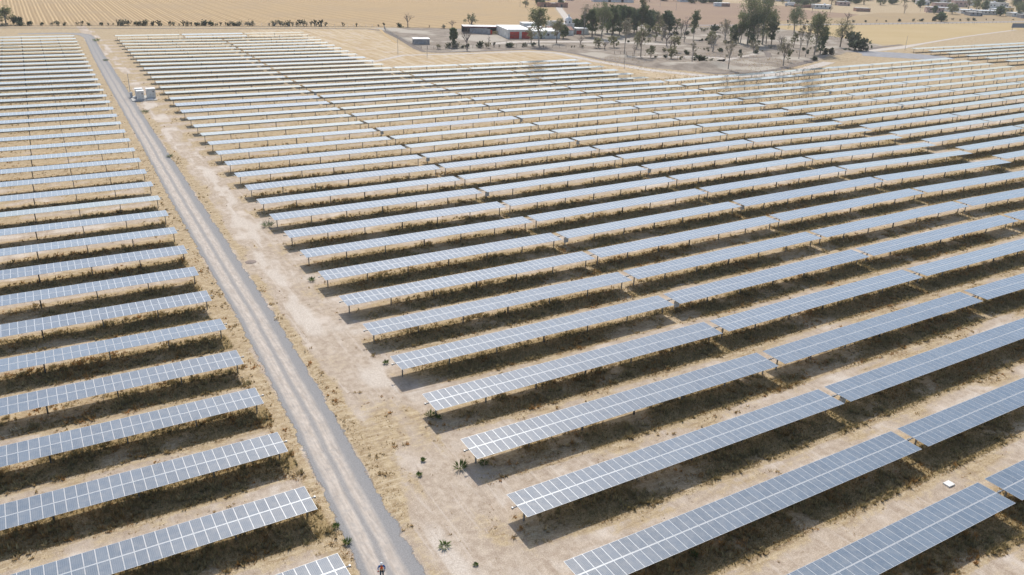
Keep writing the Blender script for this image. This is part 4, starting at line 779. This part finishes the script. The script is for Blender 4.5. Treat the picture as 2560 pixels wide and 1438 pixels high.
for sx_, kn, an in ((-1, (-.11, -.10, .52), (-.12, -.02, .10)), (1, (.11, .03, .50), (.12, .14, .12))):
    limb([(sx_ * .10, 0, .90), kn, an, (an[0], an[1] - .13, .05)], [.09, .06, .04, .035], 0)
skin('body', bp, be, br, SK, pr)
skin('shirt', [(0, 0, 1.0), (0, 0, 1.2), (0, .01, 1.40), (-.2, .01, 1.42), (-.33, .02, 1.17), (-.305, -.2, 1.125), (.2, .01, 1.42), (.31, .04, 1.15), (.26, -.12, 1.01)], [(0, 1), (1, 2), (2, 3), (3, 4), (4, 5), (2, 6), (6, 7), (7, 8)], [(.17, .12), (.165, .115), (.17, .12), .08, .062, .052, .08, .062, .052], BLUE, pr)
skin('trousers', [(0, 0, .98), (-.10, 0, .88), (-.11, -.10, .52), (-.12, -.02, .16), (.10, 0, .88), (.11, .03, .50), (.12, .13, .17)], [(0, 1), (1, 2), (2, 3), (0, 4), (4, 5), (5, 6)], [(.16, .12), .105, .08, .07, .105, .08, .07], NAVY, pr)
skin('vest', [(0, 0, 1.02), (0, 0, 1.2), (0, .01, 1.38), (0, .01, 1.46)], [(0, 1), (1, 2), (2, 3)], [(.195, .145), (.19, .14), (.2, .145), (.15, .1)], ORG, pr)
vb = MB()
for x in (-.12, .09): vb.box(x, x + .03, -.162, -.12, 1.22, 1.36)
vb.box(-.17, .17, -.158, -.13, 1.1, 1.125); vb.build('reflective_strip', YEL, pr)
hm = MB(); hm.dome((0, -.03, 1.70), .135, .13, 16, 6); hm.face([(.12 * math.cos(t), -.09 - .12 * abs(math.sin(t)) , 1.705) for t in [math.pi + math.pi * i / 8 for i in range(9)]]); hm.build('helmet', M['white'], pr)
fc = MB(); fc.tube((0, -.115, 1.655), (0, -.14, 1.635), .014, .018, 6); fc.build('nose', SK, pr)
for sx_ in (-.034, .034): e_ = MB(); e_.box(sx_ - .012, sx_ + .012, -.122, -.110, 1.668, 1.68); e_.build('eye', M['dark'], pr)
e_ = MB(); e_.box(-.022, .022, -.112, -.1, 1.605, 1.612); e_.build('mouth', ORG, pr)
for sx_ in (-1, 1): e_ = MB(); e_.tube((sx_ * .085, -.03, 1.66), (sx_ * .1, -.03, 1.66), .026, .02, 7); e_.build('ear', SK, pr)
for (x, y) in ((-.12, -.08), (.12, .08)): e_ = MB(); e_.box(x - .055, x + .055, y - .17, y + .09, 0, .09); e_.build('boot', BOOT, pr)
lg = bpy.data.objects['person']; rc = empty('remote_controller', (0, 0, 0)); c_ = math.cos(R(-18)); s__ = math.sin(R(-18)); rc.location = (-14.75 + (c_ * -.31 - s__ * -.33), -12.0 + (s__ * -.31 + c_ * -.33), 1.10); rc.rotation_euler.z = R(-18)
part(rc, 'case', M['dark'], (-.09, .09, -.05, .05, -.03, .02)); part(rc, 'screen', M['red'], (-.07, .07, -.02, .04, .021, .03)); tag(rc, 'small dark controller with red top held in the hand on the road', 'controller')

HAZE = True
if HAZE:
    hz = MB(); hz.box(-1600, 3300, -500, 3700, -1.0, 62.0)
    hm_ = bpy.data.materials.new('haze'); hm_.use_nodes = True; n_ = hm_.node_tree; n_.nodes.remove(n_.nodes['Principled BSDF'])
    v_ = n_.nodes.new('ShaderNodeVolumePrincipled'); v_.inputs['Density'].default_value = 0.00012; v_.inputs['Color'].default_value = (.93, .96, 1, 1); v_.inputs['Anisotropy'].default_value = .3
    n_.links.new(v_.outputs[0], n_.nodes['Material Output'].inputs['Volume']); tag(hz.build('haze', hm_), 'thin pale haze over the plain', kind='stuff')
